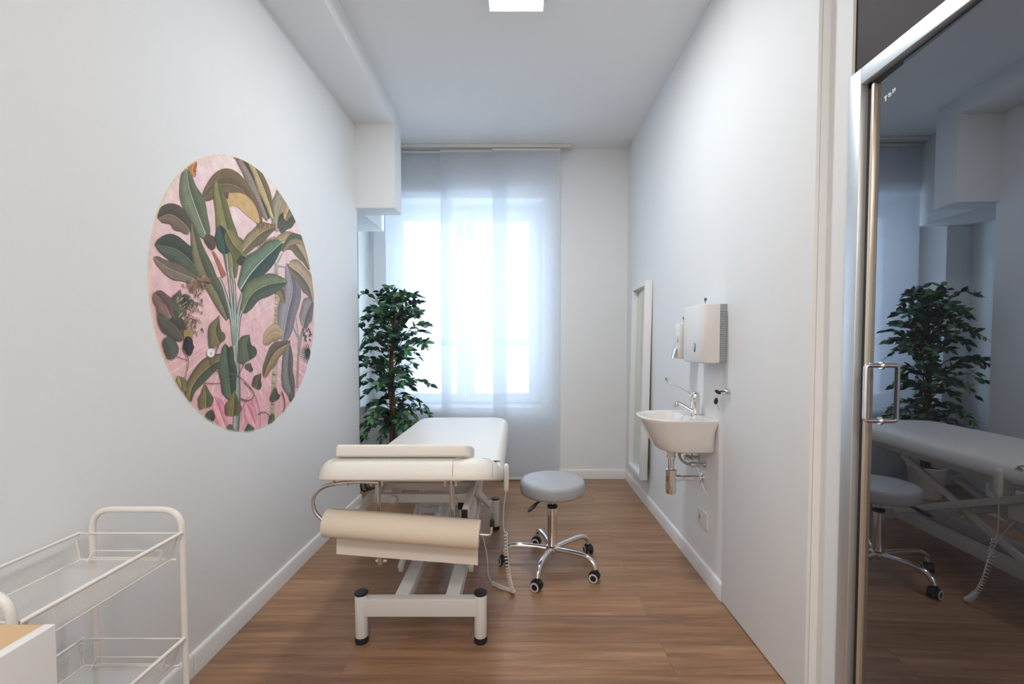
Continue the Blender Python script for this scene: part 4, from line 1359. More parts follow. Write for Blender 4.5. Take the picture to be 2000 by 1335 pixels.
# ================================================================ HEAD CUSHION (lies on the near end)
PB = HB @ Matrix.Translation((0, -0.30, 0.0785))
po = rrect(-0.645, -0.172, -0.145, 0.02, (0.012, 0.035, 0.02, 0.012), 6)
pv, pf = slab(po, quarter(0.010, 0.0, 0.046, 4))
pv = [(x, y, z * (1 + 0.10 * math.cos((x + 0.40) * 9)) if z > 0.02 else z) for x, y, z in pv]
hc_ = thing('head_cushion', 'thin flat cream head cushion lying on the near end of the couch', 'cushion', (-0.4, 1.6, 0.76))
build('cover', [xf((pv, pf), PB)], LEATHER, hc_, sharp=60)
build('stitching', [xf(tube([(-0.638, -0.1455, 0.004), (-0.19, -0.1455, 0.004)], 0.0009, 6), PB)], seam, hc_)

# ================================================================ PAPER ROLL
A0, A1 = Vector((-0.690, 1.60, 0.5665)), Vector((-0.143, 1.60, 0.5225))
dv = (A1 - A0).normalized()
upn = Vector((0, 1, 0)).cross(dv) * -1
if upn.z < 0:
    upn = -upn
fw = Vector((0, 1, 0))
roll = thing('paper_roll', 'roll of cream couch paper hanging tilted below the near end of the couch', 'paper roll', (-0.416, 1.60, 0.4))


def ringp(c, r, n=40, a0=0.0):
    return [c + (upn * math.cos(a0 + 2 * math.pi * k / n) + fw * math.sin(a0 + 2 * math.pi * k / n)) * r for k in range(n)]


build('roll', [loft([ringp(A0 - dv * 0, 0.016), ringp(A0, 0.0475), ringp(A0 + dv * 0.002, 0.049), ringp(A1 - dv * 0.002, 0.0505), ringp(A1, 0.049), ringp(A1, 0.016)], True, False)], PAPER, roll)
build('core', [loft([ringp(A1 - dv * 0.08, 0.014), ringp(A1 + dv * 0.001, 0.014), ringp(A1 + dv * 0.001, 0.0168), ringp(A1 - dv * 0.01, 0.0168)], True, False)], mat('cardboard_core', srgb(150, 120, 92), 0.8, var=0.1, vscale=30), roll)
# loose end of the sheet, leaving the roll at the back and hanging straight
s0, s1 = A0 + dv * 0.018, A1 - dv * 0.008
V, F = [], []
nu, nv = 24, 14
for i in range(nu + 1):
    c = s0 + (s1 - s0) * i / nu
    for j in range(nv + 1):
        v = j / nv
        if v < 0.25:
            a = math.pi / 2 * (v / 0.25) * 0.99
            p = c + upn * math.cos(a) * 0.0508 + fw * math.sin(a) * 0.0508
        else:
            q = (v - 0.25) / 0.75
            p = c + fw * (0.0508 + 0.004 * math.sin(i * .5) * q * (1 - q)) + Vector((0, 0, -1)) * q * 0.137 + Vector((1, 0, 0)) * (-0.003 * q)
        V.append(tuple(p))
for i in range(nu):
    for j in range(nv):
        q = i * (nv + 1) + j
        F.append((q, q + nv + 1, q + nv + 2, q + 1))
build('loose_sheet', [(V, F)], mat('cream_paper_sheet', (0.80, 0.73, 0.66), 0.8, var=0.015, vscale=10), roll, sharp=80)

# ================================================================ STOOL
SX, SY = 0.176, 2.425
st = thing('rolling_stool', 'round grey padded stool on a chrome five-leg base with casters', 'stool', (SX, SY, 0))
build('seat', [lathe([(0, 0.400), (0.150, 0.400), (0.160, 0.402), (0.169, 0.409), (0.1735, 0.420), (0.1745, 0.434), (0.1745, 0.455), (0.172, 0.466), (0.166, 0.474), (0.156, 0.4785), (0.13, 0.481), (0.0, 0.483)], (SX, SY, 0), 72)], GREYVINYL, st, sharp=60)
build('seat_plate', [lathe([(0.0, 0.392), (0.05, 0.392), (0.055, 0.400), (0, 0.400)], (SX, SY, 0), 24), tube([(SX, SY, 0.395), (SX, SY, 0.370)], 0.017, 20)], STEEL, st)
build('piston', [lathe([(0.011, 0.30), (0.011, 0.375)], (SX, SY, 0), 20)], STEEL, st)
cyl = build('column', [lathe([(0.0, 0.090), (0.026, 0.090), (0.026, 0.330), (0.020, 0.333)], (SX, SY, 0), 36)], CHROME, st)
build('collar', [lathe([(0.0265, 0.322), (0.028, 0.324), (0.028, 0.336), (0.012, 0.342)], (SX, SY, 0), 30)], BLACK, cyl)
build('hub', [lathe([(0.0, 0.072), (0.018, 0.072), (0.022, 0.076), (0.034, 0.088), (0.036, 0.096), (0.036, 0.112), (0.03, 0.118), (0.026, 0.119)], (SX, SY, 0), 36)], CHROME, st)
build('lever', [tube(curve([(SX - 0.045, SY - 0.06, 0.396), (SX - 0.085, SY - 0.115, 0.386), (SX - 0.125, SY - 0.16, 0.366), (SX - 0.135, SY - 0.17, 0.36)], 5), [0.006] * 6 + [0.008, 0.010, 0.011, 0.010, 0.009, 0.008, 0.006, 0.005, 0.004, 0.003], 12)], BLACK, st)
WHITE_R = mat('pale_caster_ring', (0.62, 0.64, 0.66), 0.4, var=0.03)
for k, deg in enumerate((178, 106, 34, -38, -110)):
    a = R(deg)
    D = Vector((math.cos(a), math.sin(a), 0))
    S = Vector((SX, SY, 0))
    pts = [S + D * 0.026 + Vector((0, 0, .099)), S + D * 0.10 + Vector((0, 0, .108)), S + D * 0.175 + Vector((0, 0, .113)), S + D * 0.222 + Vector((0, 0, .108)), S + D * 0.250 + Vector((0, 0, .090)), S + D * 0.262 + Vector((0, 0, .062))]
    lg = build('leg', [tube(curve(pts, 7), 0.0138, 16)], CHROME, st)
    c = S + D * 0.262
    # caster swivelled to its own heading
    yaw = R((20, 70, 15, 65, 60)[k])
    M = Matrix.Translation((c.x, c.y, 0)) @ Matrix.Rotation(yaw, 4, 'Z')
    hood = []
    for i in range(10):
        t = math.pi * i / 9
    hv = [(x, y, z) for x in (-0.0105, 0.0105) for (y, z) in [(0.004 + 0.0285 * math.cos(math.pi * i / 10), 0.028 + 0.0285 * math.sin(math.pi * i / 10)) for i in range(11)] + [(-0.016, 0.022), (0.020, 0.022)]]
    m_ = 13
    hf = [tuple(range(m_)), tuple(range(m_, 2 * m_))[::-1]] + [(i, (i + 1) % m_, m_ + (i + 1) % m_, m_ + i) for i in range(m_)]
    build('caster_hood', [xf((hv, hf), M), xf(lathe([(0.0135, 0.05), (0.0135, 0.066), (0.010, 0.068)], (0, 0, 0), 16), M)], BLACK, lg)
    for s in (-1, 1):
        x0 = 0.0105 if s > 0 else -0.0245
        wc = (0, 0.004, 0.025)
        tyre = lathe([(0.0, x0), (0.023, x0), (0.025, x0 + 0.002), (0.025, x0 + 0.012), (0.023, x0 + 0.014), (0.0, x0 + 0.014)], wc, 26, 'X')
        xo = x0 + 0.014 if s > 0 else x0
        ring = lathe([(0.0155, xo - 0.0004 * s), (0.0155, xo + 0.0012 * s), (0.0225, xo + 0.0012 * s), (0.0235, xo - 0.001 * s)], wc, 26, 'X')
        build('wheel', [(xf(tyre, M), 0), (xf(ring, M), 1)], [RUBBER, WHITE_R], lg)

# ================================================================ FICUS
PX, PY = -1.045, 3.69
pl = thing('potted_ficus', 'tall leafy ficus tree in a white tapered pot before the window', 'plant', (PX, PY, 0))
build('pot', [lathe([(0.0, 0.004), (0.088, 0.004), (0.094, 0.010), (0.122, 0.235), (0.127, 0.24), (0.127, 0.25), (0.118, 0.25), (0.113, 0.215), (0.0, 0.215)], (PX, PY, 0), 48),
              ], POTM, pl)
build('pot_base', [lathe([(0.0, 0.0), (0.080, 0.0), (0.086, 0.003), (0.088, 0.006), (0.0, 0.006)], (PX, PY, 0), 40)], BLACK, pl)
build('soil', [lathe([(0.0, 0.222), (0.07, 0.224), (0.112, 0.219)], (PX, PY, 0), 32)], SOIL, pl)
trk = []
rnd = random.Random(21)
for k in range(3):
    pts = []
    for i in range(16):
        z = 0.21 + i * 0.085
        a = k * 2.09 + i * 0.55
        r = 0.020 * (1 - i / 24)
        pts.append((PX + 0.012 * math.sin(i * .5) + 0.025 * i / 16 + r * math.cos(a), PY + r * math.sin(a), z))
    n_ = (len(pts) - 1) * 3 + 1
    trk.append(tube(curve(pts, 3), [0.017 * (1 - 0.75 * j / n_) for j in range(n_)], 10))
trunk = build('trunk', trk, BARK, pl, sharp=80)
LV, LF, LI = [], [], []


def add_leaf(p, d, L_, w, mi):
    d = d.normalized()
    side = d.cross(Vector((0, 0, 1)))
    if side.length < .1:
        side = Vector((1, 0, 0))
    side.normalize()
    roll_ = rnd.uniform(-1.2, 1.2)
    nrm_ = side.cross(d).normalized()
    side2 = (side * math.cos(roll_) + nrm_ * math.sin(roll_)).normalized()
    n2 = side2.cross(d).normalized()
    o = len(LV)
    prof = [(0.0, 0.04), (0.16, 0.78), (0.38, 1.0), (0.62, 0.82), (0.84, 0.34), (1.0, 0.0)]
    for t, ww in prof:
        c = p + d * (L_ * t) - n2 * (0.10 * L_ * t * t)
        LV.append(tuple(c))
        LV.append(tuple(c + side2 * w * ww / 2 + n2 * w * ww * 0.08))
        LV.append(tuple(c - side2 * w * ww / 2 + n2 * w * ww * 0.08))
    for i in range(len(prof) - 1):
        a, b = o + 3 * i, o + 3 * i + 3
        LF.append((a, a + 1, b + 1, b))
        LF.append((a + 2, a, b, b + 2))
        LI.extend((mi, mi))


twigs = []


def inside(p):
    # stays clear of the left wall end, the recess face, the curtains and the couch
    if p.y > 3.915 or p.x < RX + 0.03:
        return False
    if p.x < XL + 0.03 and p.y < YW + 0.02:
        return False
    if p.z < 0.72 and p.y < YE + 0.03 and p.x > BX0 - 0.02:
        return False
    return True


def rmax(z):
    # silhouette radius against height
    K = [(0.42, 0.12), (0.52, 0.27), (0.62, 0.34), (0.78, 0.31), (0.92, 0.39), (1.08, 0.38), (1.22, 0.33), (1.38, 0.33), (1.50, 0.25), (1.60, 0.10), (1.66, 0.04)]
    for (a, ra), (b, rb) in zip(K, K[1:]):
        if a <= z <= b:
            return ra + (rb - ra) * (z - a) / (b - a)
    return 0.05


NBR = 84
for k in range(NBR):
    h = 0.47 + 0.93 * (k + rnd.random()) / NBR
    az = k * 2.399 + rnd.uniform(-.3, .3)
    D = Vector((math.cos(az), math.sin(az), 0))
    Lb = rmax(min(1.58, h + 0.08)) * rnd.uniform(0.62, 1.06)
    if D.y > 0:
        Lb *= 1 - 0.45 * D.y
    s = Vector((PX + 0.025 * (h - .2) / 1.3, PY, h))
    rise = rnd.uniform(0.05, 0.34) if h > 0.72 else rnd.uniform(0.0, 0.10)
    droop = rnd.uniform(0.0, 0.10) + (0.06 if h < .75 else 0)
    pts = [s, s + D * Lb * .35 + Vector((0, 0, rise * .6)), s + D * Lb * .7 + Vector((0, 0, rise * .95 - droop * .3)), s + D * Lb + Vector((0, 0, rise - droop))]
    sm_ = curve(pts, 5)
    sm_ = [p for p in sm_ if inside(p)]
    if len(sm_) < 4:
        continue
    twigs.append(tube(sm_, [0.0035 * (1 - .6 * j / len(sm_)) for j in range(len(sm_))], 5))
    for j in range(3, len(sm_)):
        p = sm_[j]
        dd = (sm_[j] - sm_[j - 1]).normalized()
        for sgn in (-1, 1):
            if rnd.random() < .2:
                continue
            sd = dd.cross(Vector((0, 0, 1))).normalized() * sgn
            d = dd * rnd.uniform(.3, 1.0) + sd * rnd.uniform(.5, 1.0) + Vector((0, 0, rnd.uniform(-.5, .6)))
            L_ = rnd.uniform(.05, .075)
            if inside(p + d.normalized() * L_ * 1.1):
                add_leaf(p, d, L_, L_ * rnd.uniform(.44, .56), 1 if rnd.random() < (.12 + .25 * j / len(sm_)) else 0)
    if inside(sm_[-1] + dd * .07):
        add_leaf(sm_[-1], dd + Vector((0, 0, rnd.uniform(-.3, .2))), .07, .03, 1 if rnd.random() < .4 else 0)
for k in range(7):   # leader shoots at the top
    az = k * 0.9
    s = Vector((PX + 0.03, PY, 1.42))
    e = s + Vector((math.cos(az) * .12, math.sin(az) * .09, .17 + .03 * (k % 3)))
    sm_ = curve([s, (s + e) / 2 + Vector((0, 0, .03)), e], 6)
    twigs.append(tube(sm_, 0.002, 5))
    for j in range(3, len(sm_)):
        for sgn in (-1, 1):
            d = Vector((rnd.uniform(-1, 1), rnd.uniform(-.6, .6), rnd.uniform(-.3, .8)))
            add_leaf(sm_[j], d, rnd.uniform(.05, .075), .034, 1 if rnd.random() < .3 else 0)
build('branches', twigs, BARK, pl, sharp=80)
fo = build('foliage', [((LV, LF), 0)], [LEAF1, LEAF2], pl, sharp=50)
fo.data.polygons.foreach_set('material_index', LI)
fo.data.update()

# ================================================================ LEANING FRAME ON THE RIGHT WALL
fm = thing('framed_mirror', 'tall narrow white box-framed mirror on the right wall by the far corner', 'mirror', (0.93, 3.43, 0.21))
ZM0, ZM1, YM0, YM1 = 0.215, 1.655, 3.265, 3.66
LM = Matrix.Translation((0.951, 0, ZM1)) @ Matrix.Rotation(R(1.0), 4, 'Y') @ Matrix.Translation((-0.951, 0, -ZM1))
fx0, fx1 = 0.899, 0.9495
st_w = 0.034
fsh = [box(fx0, fx1, YM0, YM0 + st_w, ZM0, ZM1, .002), box(fx0, fx1, YM1 - st_w, YM1, ZM0, ZM1, .002), box(fx0, fx1, YM0 + st_w, YM1 - st_w, ZM1 - st_w, ZM1, .002), box(fx0, fx1, YM0 + st_w, YM1 - st_w, ZM0, ZM0 + st_w, .002)]
build('frame', [xf(s, LM) for s in fsh], TRIM, fm)
build('mirror_pane', [xf(box(0.935, 0.940, YM0 + st_w - .002, YM1 - st_w + .002, ZM0 + st_w - .002, ZM1 - st_w + .002), LM)], MIRROR, fm)

# ================================================================ WASHBASIN
SK = 2.345
sink = thing('washbasin', 'small white ceramic washbasin mounted on the right wall', 'sink', (0.78, SK, 0.66))
CX_, CY_ = 0.80, SK
NN = 72


def dshape(fx, hw, back, z, ex=2.5):
    """front reach fx (towards the room), half width hw, back distance to the wall"""
    out = []
    for k in range(NN):
        a = 2 * math.pi * k / NN
        c, s = math.cos(a), math.sin(a)
        if c < 0:
            r = 1.0 / ((abs(c) / fx) ** ex + (abs(s) / hw) ** ex) ** (1 / ex)
        else:
            r = min(back / c if c > 1e-6 else 9, hw / abs(s) if abs(s) > 1e-6 else 9)
        out.append((CX_ + r * c, CY_ + r * s, z))
    return out


def bowl(fx, hw, back, z, ex=2.2):
    out = []
    for k in range(NN):
        a = 2 * math.pi * k / NN
        c, s = math.cos(a), math.sin(a)
        f = fx if c < 0 else back
        r = 1.0 / ((abs(c) / f) ** ex + (abs(s) / hw) ** ex) ** (1 / ex)
        out.append((CX_ + r * c, CY_ + r * s, z))
    return out


BK = 0.1505
rings = [dshape(.085, .132, BK, .668, 2.4), dshape(.094, .140, BK, .670, 2.4), dshape(.102, .145, BK, .678, 2.4), dshape(.130, .158, BK, .725), dshape(.160, .169, BK, .780), dshape(.182, .177, BK, .815),
         dshape(.189, .181, BK, .826), dshape(.188, .181, BK, .832), dshape(.182, .178, BK - .004, .835), dshape(.172, .170, BK - .02, .834, 2.3),
         bowl(.165, .158, .062, .832), bowl(.158, .150, .055, .822), bowl(.140, .135, .046, .785), bowl(.105, .105, .036, .740), bowl(.055, .055, .03, .716), bowl(.02, .02, .02, .710)]
build('bowl', [loft(rings, True, True)], CERAMIC, sink, sharp=50)
build('drain_ring', [lathe([(0.0, 0.7115), (0.019, 0.7115), (0.021, 0.714), (0.016, 0.7155), (0, 0.7145)], (CX_, CY_, 0), 24)], CHROME, sink)
build('overflow_ring', [lathe([(0.006, 0.0), (0.009, 0.0), (0.009, 0.003), (0.006, 0.003)], (0.835, SK, 0.80), 16, 'X')], CHROME, sink)

fa = thing('mixer_tap', 'chrome mixer tap with long elbow lever on the washbasin', 'tap', (0.905, SK, 0.834))
TX = 0.907
build('body', [lathe([(0.0, 0.834), (0.026, 0.834), (0.026, 0.839), (0.0215, 0.843), (0.0205, 0.89), (0.022, 0.90), (0.022, 0.915)], (TX, SK, 0), 30)], CHROME, fa)
hd_ = build('lever_head', [lathe([(0.0225, 0.9155), (0.0235, 0.92), (0.0235, 0.94), (0.019, 0.951), (0.009, 0.957), (0, 0.958)], (TX, SK, 0), 28)], CHROME, fa)
build('elbow_lever', [tube(curve([(TX - 0.015, SK + .004, 0.94), (TX - 0.065, SK + 0.015, 0.968), (TX - 0.115, SK + 0.028, 0.993), (TX - 0.132, SK + 0.034, 1.006), (TX - 0.138, SK + 0.036, 1.026)], 6), [0.0055] * 4 + [0.005] * 16 + [0.0065, 0.0075, 0.008, 0.009, 0.010], 12)], CHROME, hd_)
build('spout', [tube(curve([(TX - 0.008, SK, 0.852), (TX - 0.028, SK + .004, 0.862), (TX - 0.055, SK + 0.012, 0.881), (TX - 0.082, SK + 0.02, 0.894)], 6), [0.017, .0165, .016, .0155, .015, .0145, .014, .0135, .013, .0125, .012, .0115, .0112, .011, .0108, .0106, .0105, .0105, .0105], 14)], CHROME, fa)
build('aerator', [lathe([(0.0, 0.874), (0.0115, 0.874), (0.0125, 0.877), (0.0125, 0.896), (0.009, 0.902), (0, 0.903)], (TX - 0.088, SK + 0.021, 0), 20)], STEEL, fa)

tr = thing('bottle_trap', 'chrome bottle trap and waste pipe under the washbasin', 'trap', (0.787, SK, 0.42))
QX = 0.787
build('tailpiece', [lathe([(0.026, 0.6675), (0.026, 0.652), (0.0205, 0.628), (0.0205, 0.620)], (QX, SK, 0), 28), lathe([(0.007, 0.0), (0.007, 0.02), (0.011, 0.02), (0.012, 0.036), (0.008, 0.04), (0, 0.04)], (QX + 0.02, SK, 0.643), 16, 'X')], PLASTIC, tr)
build('downpipe', [lathe([(0.0195, 0.612), (0.0235, 0.614), (0.0235, 0.6225), (0.0205, 0.624)], (QX, SK, 0), 26), lathe([(0.0165, 0.545), (0.0165, 0.615)], (QX, SK, 0), 26)], CHROME, tr)
build('cup', [lathe([(0.0, 0.425), (0.023, 0.425), (0.026, 0.429), (0.0265, 0.536), (0.0285, 0.538), (0.0285, 0.550), (0.02, 0.556), (0.0165, 0.556)], (QX, SK, 0), 32)], CHROME, tr)
build('waste_pipe', [lathe([(0.017, 0.02), (0.0195, 0.022), (0.0195, 0.048), (0.0145, 0.05), (0.0145, 0.1635)], (QX, SK, 0.505), 22, 'X'), lathe([(0.0145, 0.150), (0.030, 0.156), (0.031, 0.1635)], (QX, SK, 0.505), 26, 'X')], CHROME, tr)
sv = thing('supply_valve', 'brass and steel angle valves with grey braided hose under the washbasin', 'valve', (0.93, SK - 0.05, 0.55))
for y, z in ((SK - 0.035, 0.585), (SK + 0.055, 0.60)):
    vv = [lathe([(0.009, 0.90), (0.009, 0.949)], (0, y, z), 14, 'X'), lathe([(0.013, 0.905), (0.013, 0.925)], (0, y, z), 6, 'X'), lathe([(0.019, 0.944), (0.019, 0.9495)], (0, y, z), 18, 'X'), lathe([(0.013, 0.875), (0.014, 0.880), (0.014, 0.897), (0.009, 0.90)], (0, y, z), 12, 'X')]
    build('valve_body', vv, STEEL, sv)
build('hose', [tube(curve([(0.885, SK - 0.035, 0.592), (0.855, SK - 0.035, 0.590), (0.825, SK - 0.03, 0.615), (0.822, SK - 0.02, 0.645), (0.838, SK - 0.01, 0.6675)], 6), 0.0065, 10), tube([(0.905, SK + 0.03, 0.6), (0.902, SK + 0.02, 0.667)], 0.003, 8)], mat('grey_braid', (0.33, 0.31, 0.30), 0.4, metal=0.5, var=0.3, vscale=150), sv)
build('pull_rod', [tube([(QX + 0.055, SK, 0.645), (0.93, SK - 0.03, 0.60)], 0.0018, 8)], STEEL, sv)
build('earth_wire', [tube(curve([(0.90, SK - 0.04, 0.578), (0.915, SK - 0.05, 0.54), (0.928, SK - 0.055, 0.49), (0.936, SK - 0.075, 0.455), (0.948, SK - 0.10, 0.443)], 6), 0.0022, 8)], PLASTIC, sv)

# ================================================================ DISPENSERS
td = thing('paper_towel_dispenser', 'large white paper towel dispenser with grey louvred side on the right wall', 'towel dispenser', (0.89, 2.2, 1.11))
Z0, Z1, Y0, Y1 = 1.113, 1.385, 2.062, 2.335


def prism(poly, z0, z1, ins=0.006):
    """vertical prism from a plan outline with softened top and bottom"""
    return slab(poly, [(ins, z0), (ins * .3, z0 + ins * .3), (0, z0 + ins), (0, z1 - ins), (ins * .3, z1 - ins * .3), (ins, z1)])


cov = [(0.949, Y0 + 0.006), (0.902, Y0 + 0.002), (0.850, Y0 + 0.004), (0.836, Y0 + 0.012), (0.829, Y0 + 0.035), (0.829, Y1 - 0.035), (0.836, Y1 - 0.012), (0.850, Y1 - 0.004), (0.902, Y1 - 0.002), (0.949, Y1 - 0.006)]
front = [(0.906, Y0), (0.852, Y0 + 0.001), (0.838, Y0 + 0.006), (0.830, Y0 + 0.030), (0.828, Y0 + 0.06), (0.828, Y1 - 0.06), (0.830, Y1 - 0.030), (0.838, Y1 - 0.006), (0.852, Y1 - 0.001), (0.906, Y1)]
build('cover', [prism(front, Z0, Z1, 0.010)], PLASTIC, td, sharp=30)
bk = build('back_housing', [box(0.907, 0.9495, Y0 + 0.003, Y1 - 0.003, Z0 + 0.004, Z1 - 0.002, 0.004)], GREYPL, td)
build('louvres', [box(0.909, 0.936, Y0 - 0.0012, Y0 + 0.004, Z0 + 0.04 + k * 0.0085, Z0 + 0.0445 + k * 0.0085) for k in range(24) if k != 12], mat('pale_grey_louvre', (0.42, 0.44, 0.48), 0.4, var=0.03), bk)
bd = build('badge', [xf(lathe([(0, 0), (0.0115, 0), (0.010, 0.003), (0.0, 0.0035)], (0, 0, 0), 28, 'X'), Matrix.Translation((0.828, 2.155, 1.185)) @ Matrix.Diagonal((-1, 1.0, 1.95, 1)))], BLUEPL, td)
build('badge_window', [xf(lathe([(0, 0.003), (0.0085, 0.003), (0.007, 0.0045), (0.0, 0.005)], (0, 0, 0), 28, 'X'), Matrix.Translation((0.828, 2.155, 1.188)) @ Matrix.Diagonal((-1, 1.0, 1.9, 1)))], LIGHTBLUE, bd)
build('badge_mark', [box(0.8225, 0.824, 2.152, 2.158, 1.166, 1.172, 0.0005)], TRIM, bd)


def key(name, x, y, z, label):
    k = thing(name, label, 'key', (x, y, z))
    bow = [xf(lathe([(0.0, -0.0015), (0.0065, -0.0015), (0.0065, 0.0015), (0, 0.0015)], (0, 0, 0), 18, 'Y'), Matrix.Translation((x, y, z + 0.020)) @ Matrix.Diagonal((1.0, 1, 1.25, 1)))]
    build('bow', bow, BLUEPL, k)
    build('shank', [box(x - 0.0015, x + 0.0015, y - 0.001, y + 0.001, z - 0.008, z + 0.013)], BLUEPL, k)
    return k


key('plastic_key', 0.880, 2.165, 1.392, 'small blue key standing in the top of the towel dispenser')
sd = thing('soap_dispenser', 'narrow white soap dispenser with steel push lever, behind the towel dispenser', 'soap dispenser', (0.89, 2.46, 1.12))
SY0, SY1 = 2.415, 2.515
sf = [(0.949, SY0), (0.870, SY0), (0.853, SY0 + 0.008), (0.846, SY0 + 0.028), (0.846, SY1 - 0.028), (0.853, SY1 - 0.008), (0.870, SY1), (0.949, SY1)]
build('body', [prism(sf, 1.122, 1.312, 0.010)], PLASTIC, sd, sharp=30)
build('level_window', [xf(lathe([(0, 0), (0.0075, 0), (0.006, 0.002), (0.0, 0.0025)], (0, 0, 0), 24, 'X'), Matrix.Translation((0.846, 2.445, 1.225)) @ Matrix.Diagonal((-1, 1.0, 2.6, 1)))], LIGHTBLUE, sd)
build('push_lever', [xf(box(-0.006, 0.0, -0.022, 0.022, -0.03, 0.03, 0.002), Matrix.Translation((0.836, 2.465, 1.150)) @ Matrix.Rotation(R(14), 4, 'Y')), box(0.836, 0.848, 2.458, 2.472, 1.135, 1.15)], CHROME, sd)
key('plastic_key', 0.882, 2.45, 1.319, 'small blue key standing in the top of the soap dispenser')

# keys in the cupboard lock
kk = thing('door_key', 'black-headed key in the cupboard lock with a second key dangling', 'key', (0.93, 2.035, 0.95))
build('key_in_lock', [box(0.898, 0.918, 2.034, 2.036, 0.986, 0.992, 0.0005), xf(lathe([(0, -0.002), (0.009, -0.002), (0.0105, 0), (0.009, 0.002), (0, 0.002)], (0, 0, 0), 20, 'Y'), Matrix.Translation((0.889, 2.035, 0.986)) @ Matrix.Rotation(R(28), 4, 'Y') @ Matrix.Diagonal((1.5, 1, 0.75, 1)))], BLACK, kk)
build('key_ring', [tube([(0.884 + 0.008 * math.cos(t * math.pi / 8), 2.035, 0.970 + 0.010 * math.sin(t * math.pi / 8)) for t in range(16)], 0.0008, 6, True)], STEEL, kk)
dk = build('dangling_key', [xf(lathe([(0, -0.002), (0.009, -0.002), (0.0105, 0), (0.009, 0.002), (0, 0.002)], (0, 0, 0), 20, 'Y'), Matrix.Translation((0.881, 2.035, 0.945)) @ Matrix.Rotation(R(8), 4, 'Y') @ Matrix.Diagonal((0.9, 1, 1.45, 1)))], BLACK, kk)
build('blade', [tube([(0.886, 2.035, 0.932), (0.896, 2.035, 0.905)], 0.0014, 6)], STEEL, dk)

# ================================================================ SOCKET
so = thing('wall_socket', 'white electrical socket low on the right wall below the basin', 'socket', (XR, 2.315, 0.26))
build('plate', [box(XR - 0.009, XR - 0.0005, 2.255, 2.378, 0.262, 0.344, 0.002)], PLASTIC, so)
build('socket_insert', [box(XR - 0.011, XR - 0.0085, 2.33, 2.360, 0.275, 0.331, 0.001)], PLASTIC, so)
build('socket_hole', [lathe([(0.0, -0.0119), (0.012, -0.0119), (0.012, -0.0105)], (XR, 2.345, 0.303), 20, 'X')], GREYPL, so)

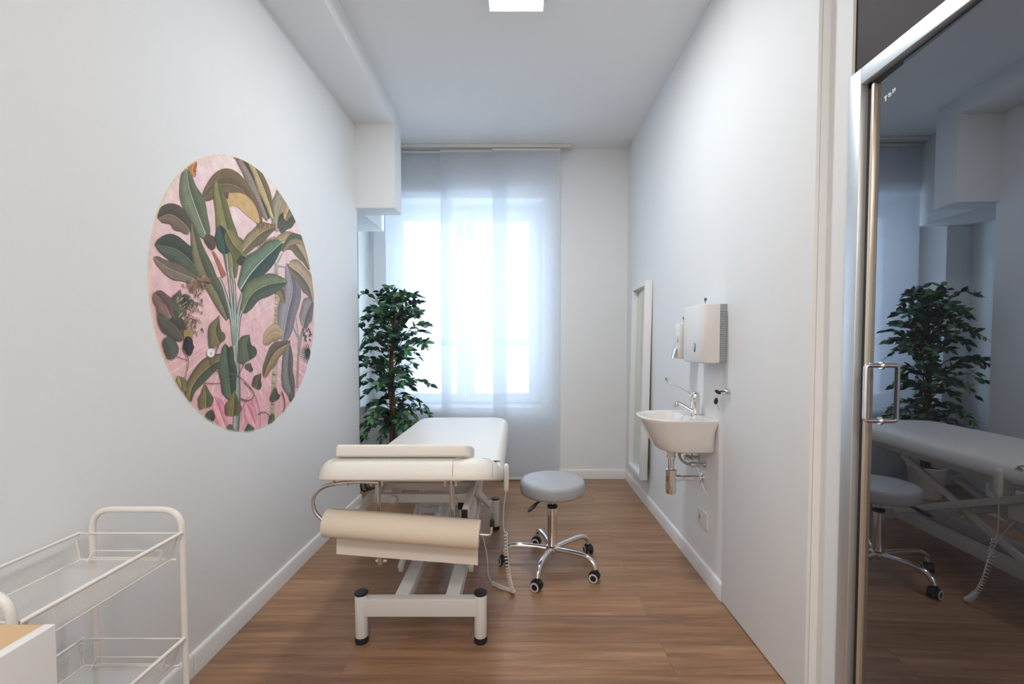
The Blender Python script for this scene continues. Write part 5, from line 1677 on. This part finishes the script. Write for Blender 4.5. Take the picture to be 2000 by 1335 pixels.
# ================================================================ TROLLEY
tl = thing('serving_trolley', 'white wire three-tier trolley with arched handles against the left wall', 'trolley', (-1.02, 1.0, 0))
TXL, TXR, TYF, TYN = -1.142, -0.902, 1.20, 0.792
for y in (TYF, TYN):
    ar = build('end_frame', [tube(fillet([(TXL, y, 0.055), (TXL, y, 0.760), (TXR, y, 0.760), (TXR, y, 0.055)], 0.055, 8), 0.0078, 14)], CREAM_EN, tl)
    for x in (TXL, TXR):
        build('caster', [lathe([(0.0, -0.008), (0.021, -0.008), (0.0225, -0.005), (0.0225, 0.005), (0.021, 0.008), (0, 0.008)], (x, y, 0.0225), 20, 'X'), lathe([(0.009, 0.03), (0.009, 0.058)], (x, y, 0), 12)], BLACK, ar)
for zt in (0.700, 0.414, 0.128):
    X0, X1, Y0_, Y1_ = TXL - 0.026, TXR + 0.004, 0.802, 1.190
    zb = zt - 0.066
    bx0, bx1, by0, by1 = X0 + 0.012, X1 - 0.020, Y0_ + 0.012, Y1_ - 0.012
    X0 = max(X0, XL + 0.012)
    bk = build('basket', [tube([(X0, Y0_, zt), (X1, Y0_, zt), (X1, Y1_, zt), (X0, Y1_, zt)][0:2], 0.0022, 8), tube([(X0, Y1_, zt), (X1, Y1_, zt)], 0.0022, 8),
                          tube([(X1, Y0_ - .002, zt), (X1, Y1_ + .002, zt)], 0.0048, 10), tube([(X0, Y0_ - .002, zt), (X0, Y1_ + .002, zt)], 0.0038, 10),
                          tube([(bx0, by0, zb), (TXR, by0, zb)], 0.0032, 8), tube([(bx0 - .004, by1, zb), (TXR, by1, zb)], 0.0032, 8),
                          tube([(bx1, by0, zb), (bx1, by1, zb)], 0.0022, 8), tube([(bx0, by0, zb), (bx0, by1, zb)], 0.0022, 8),
                          tube([(X1, by1, zt), (bx1 - .004, by1, zb)], 0.0024, 8), tube([(X0 + .004, by1, zt - .01), (bx0, by1, zb)], 0.0024, 8),
                          tube([(X1, by0, zt), (bx1, by0, zb)], 0.0024, 8)], CREAM_EN, tl)
    build('mesh_side', [([(X1, Y0_, zt), (X1, Y1_, zt), (bx1, by1, zb), (bx1, by0, zb)], [(0, 1, 2, 3)]), ([(X0, Y0_, zt), (X0, Y1_, zt), (bx0, by1, zb), (bx0, by0, zb)], [(0, 1, 2, 3)]),
                        ([(bx0, by0, zb), (bx0, by1, zb), (bx1, by1, zb), (bx1, by0, zb)], [(0, 1, 2, 3)])], MESHM, bk)
    build('end_loop', [tube(fillet([(bx0 + 0.035, by1 - .02, zb + .002), (bx0 + 0.035, by1, zb + 0.024), (bx1 - 0.02, by1, zb + 0.024), (bx1 - 0.02, by1 - .02, zb + .002)], 0.004, 3), 0.0016, 7), tube([(bx0 + 0.035, by1 - .001, zb + .006), (bx1 - 0.02, by1 - .001, zb + .006)], 0.0016, 7)], CREAM_EN, bk)

# ================================================================ CABINET CORNER
cb_ = thing('side_cabinet', 'white cabinet with oak-coloured top at the bottom left corner', 'cabinet', (-0.93, 0.45, 0))
CZ = 0.752
build('side_panel', [box(-0.763, -0.745, 0.20, 0.716, 0.0, CZ, 0.002)], LAMIN, cb_)
build('side_panel', [box(-1.17, -1.152, 0.20, 0.716, 0.0, CZ, 0.002)], LAMIN, cb_)
build('back_panel', [box(-1.152, -0.763, 0.70, 0.714, 0.0, CZ - 0.006)], LAMIN, cb_)
build('front_panel', [box(-1.150, -0.765, 0.20, 0.216, 0.06, CZ - 0.006)], LAMIN, cb_)
build('top', [box(-1.152, -0.763, 0.2, 0.716, CZ - 0.018, CZ - 0.002)], WOODTOP, cb_)
build('plinth', [box(-1.15, -0.765, 0.23, 0.70, 0.0, 0.06)], LAMIN, cb_)
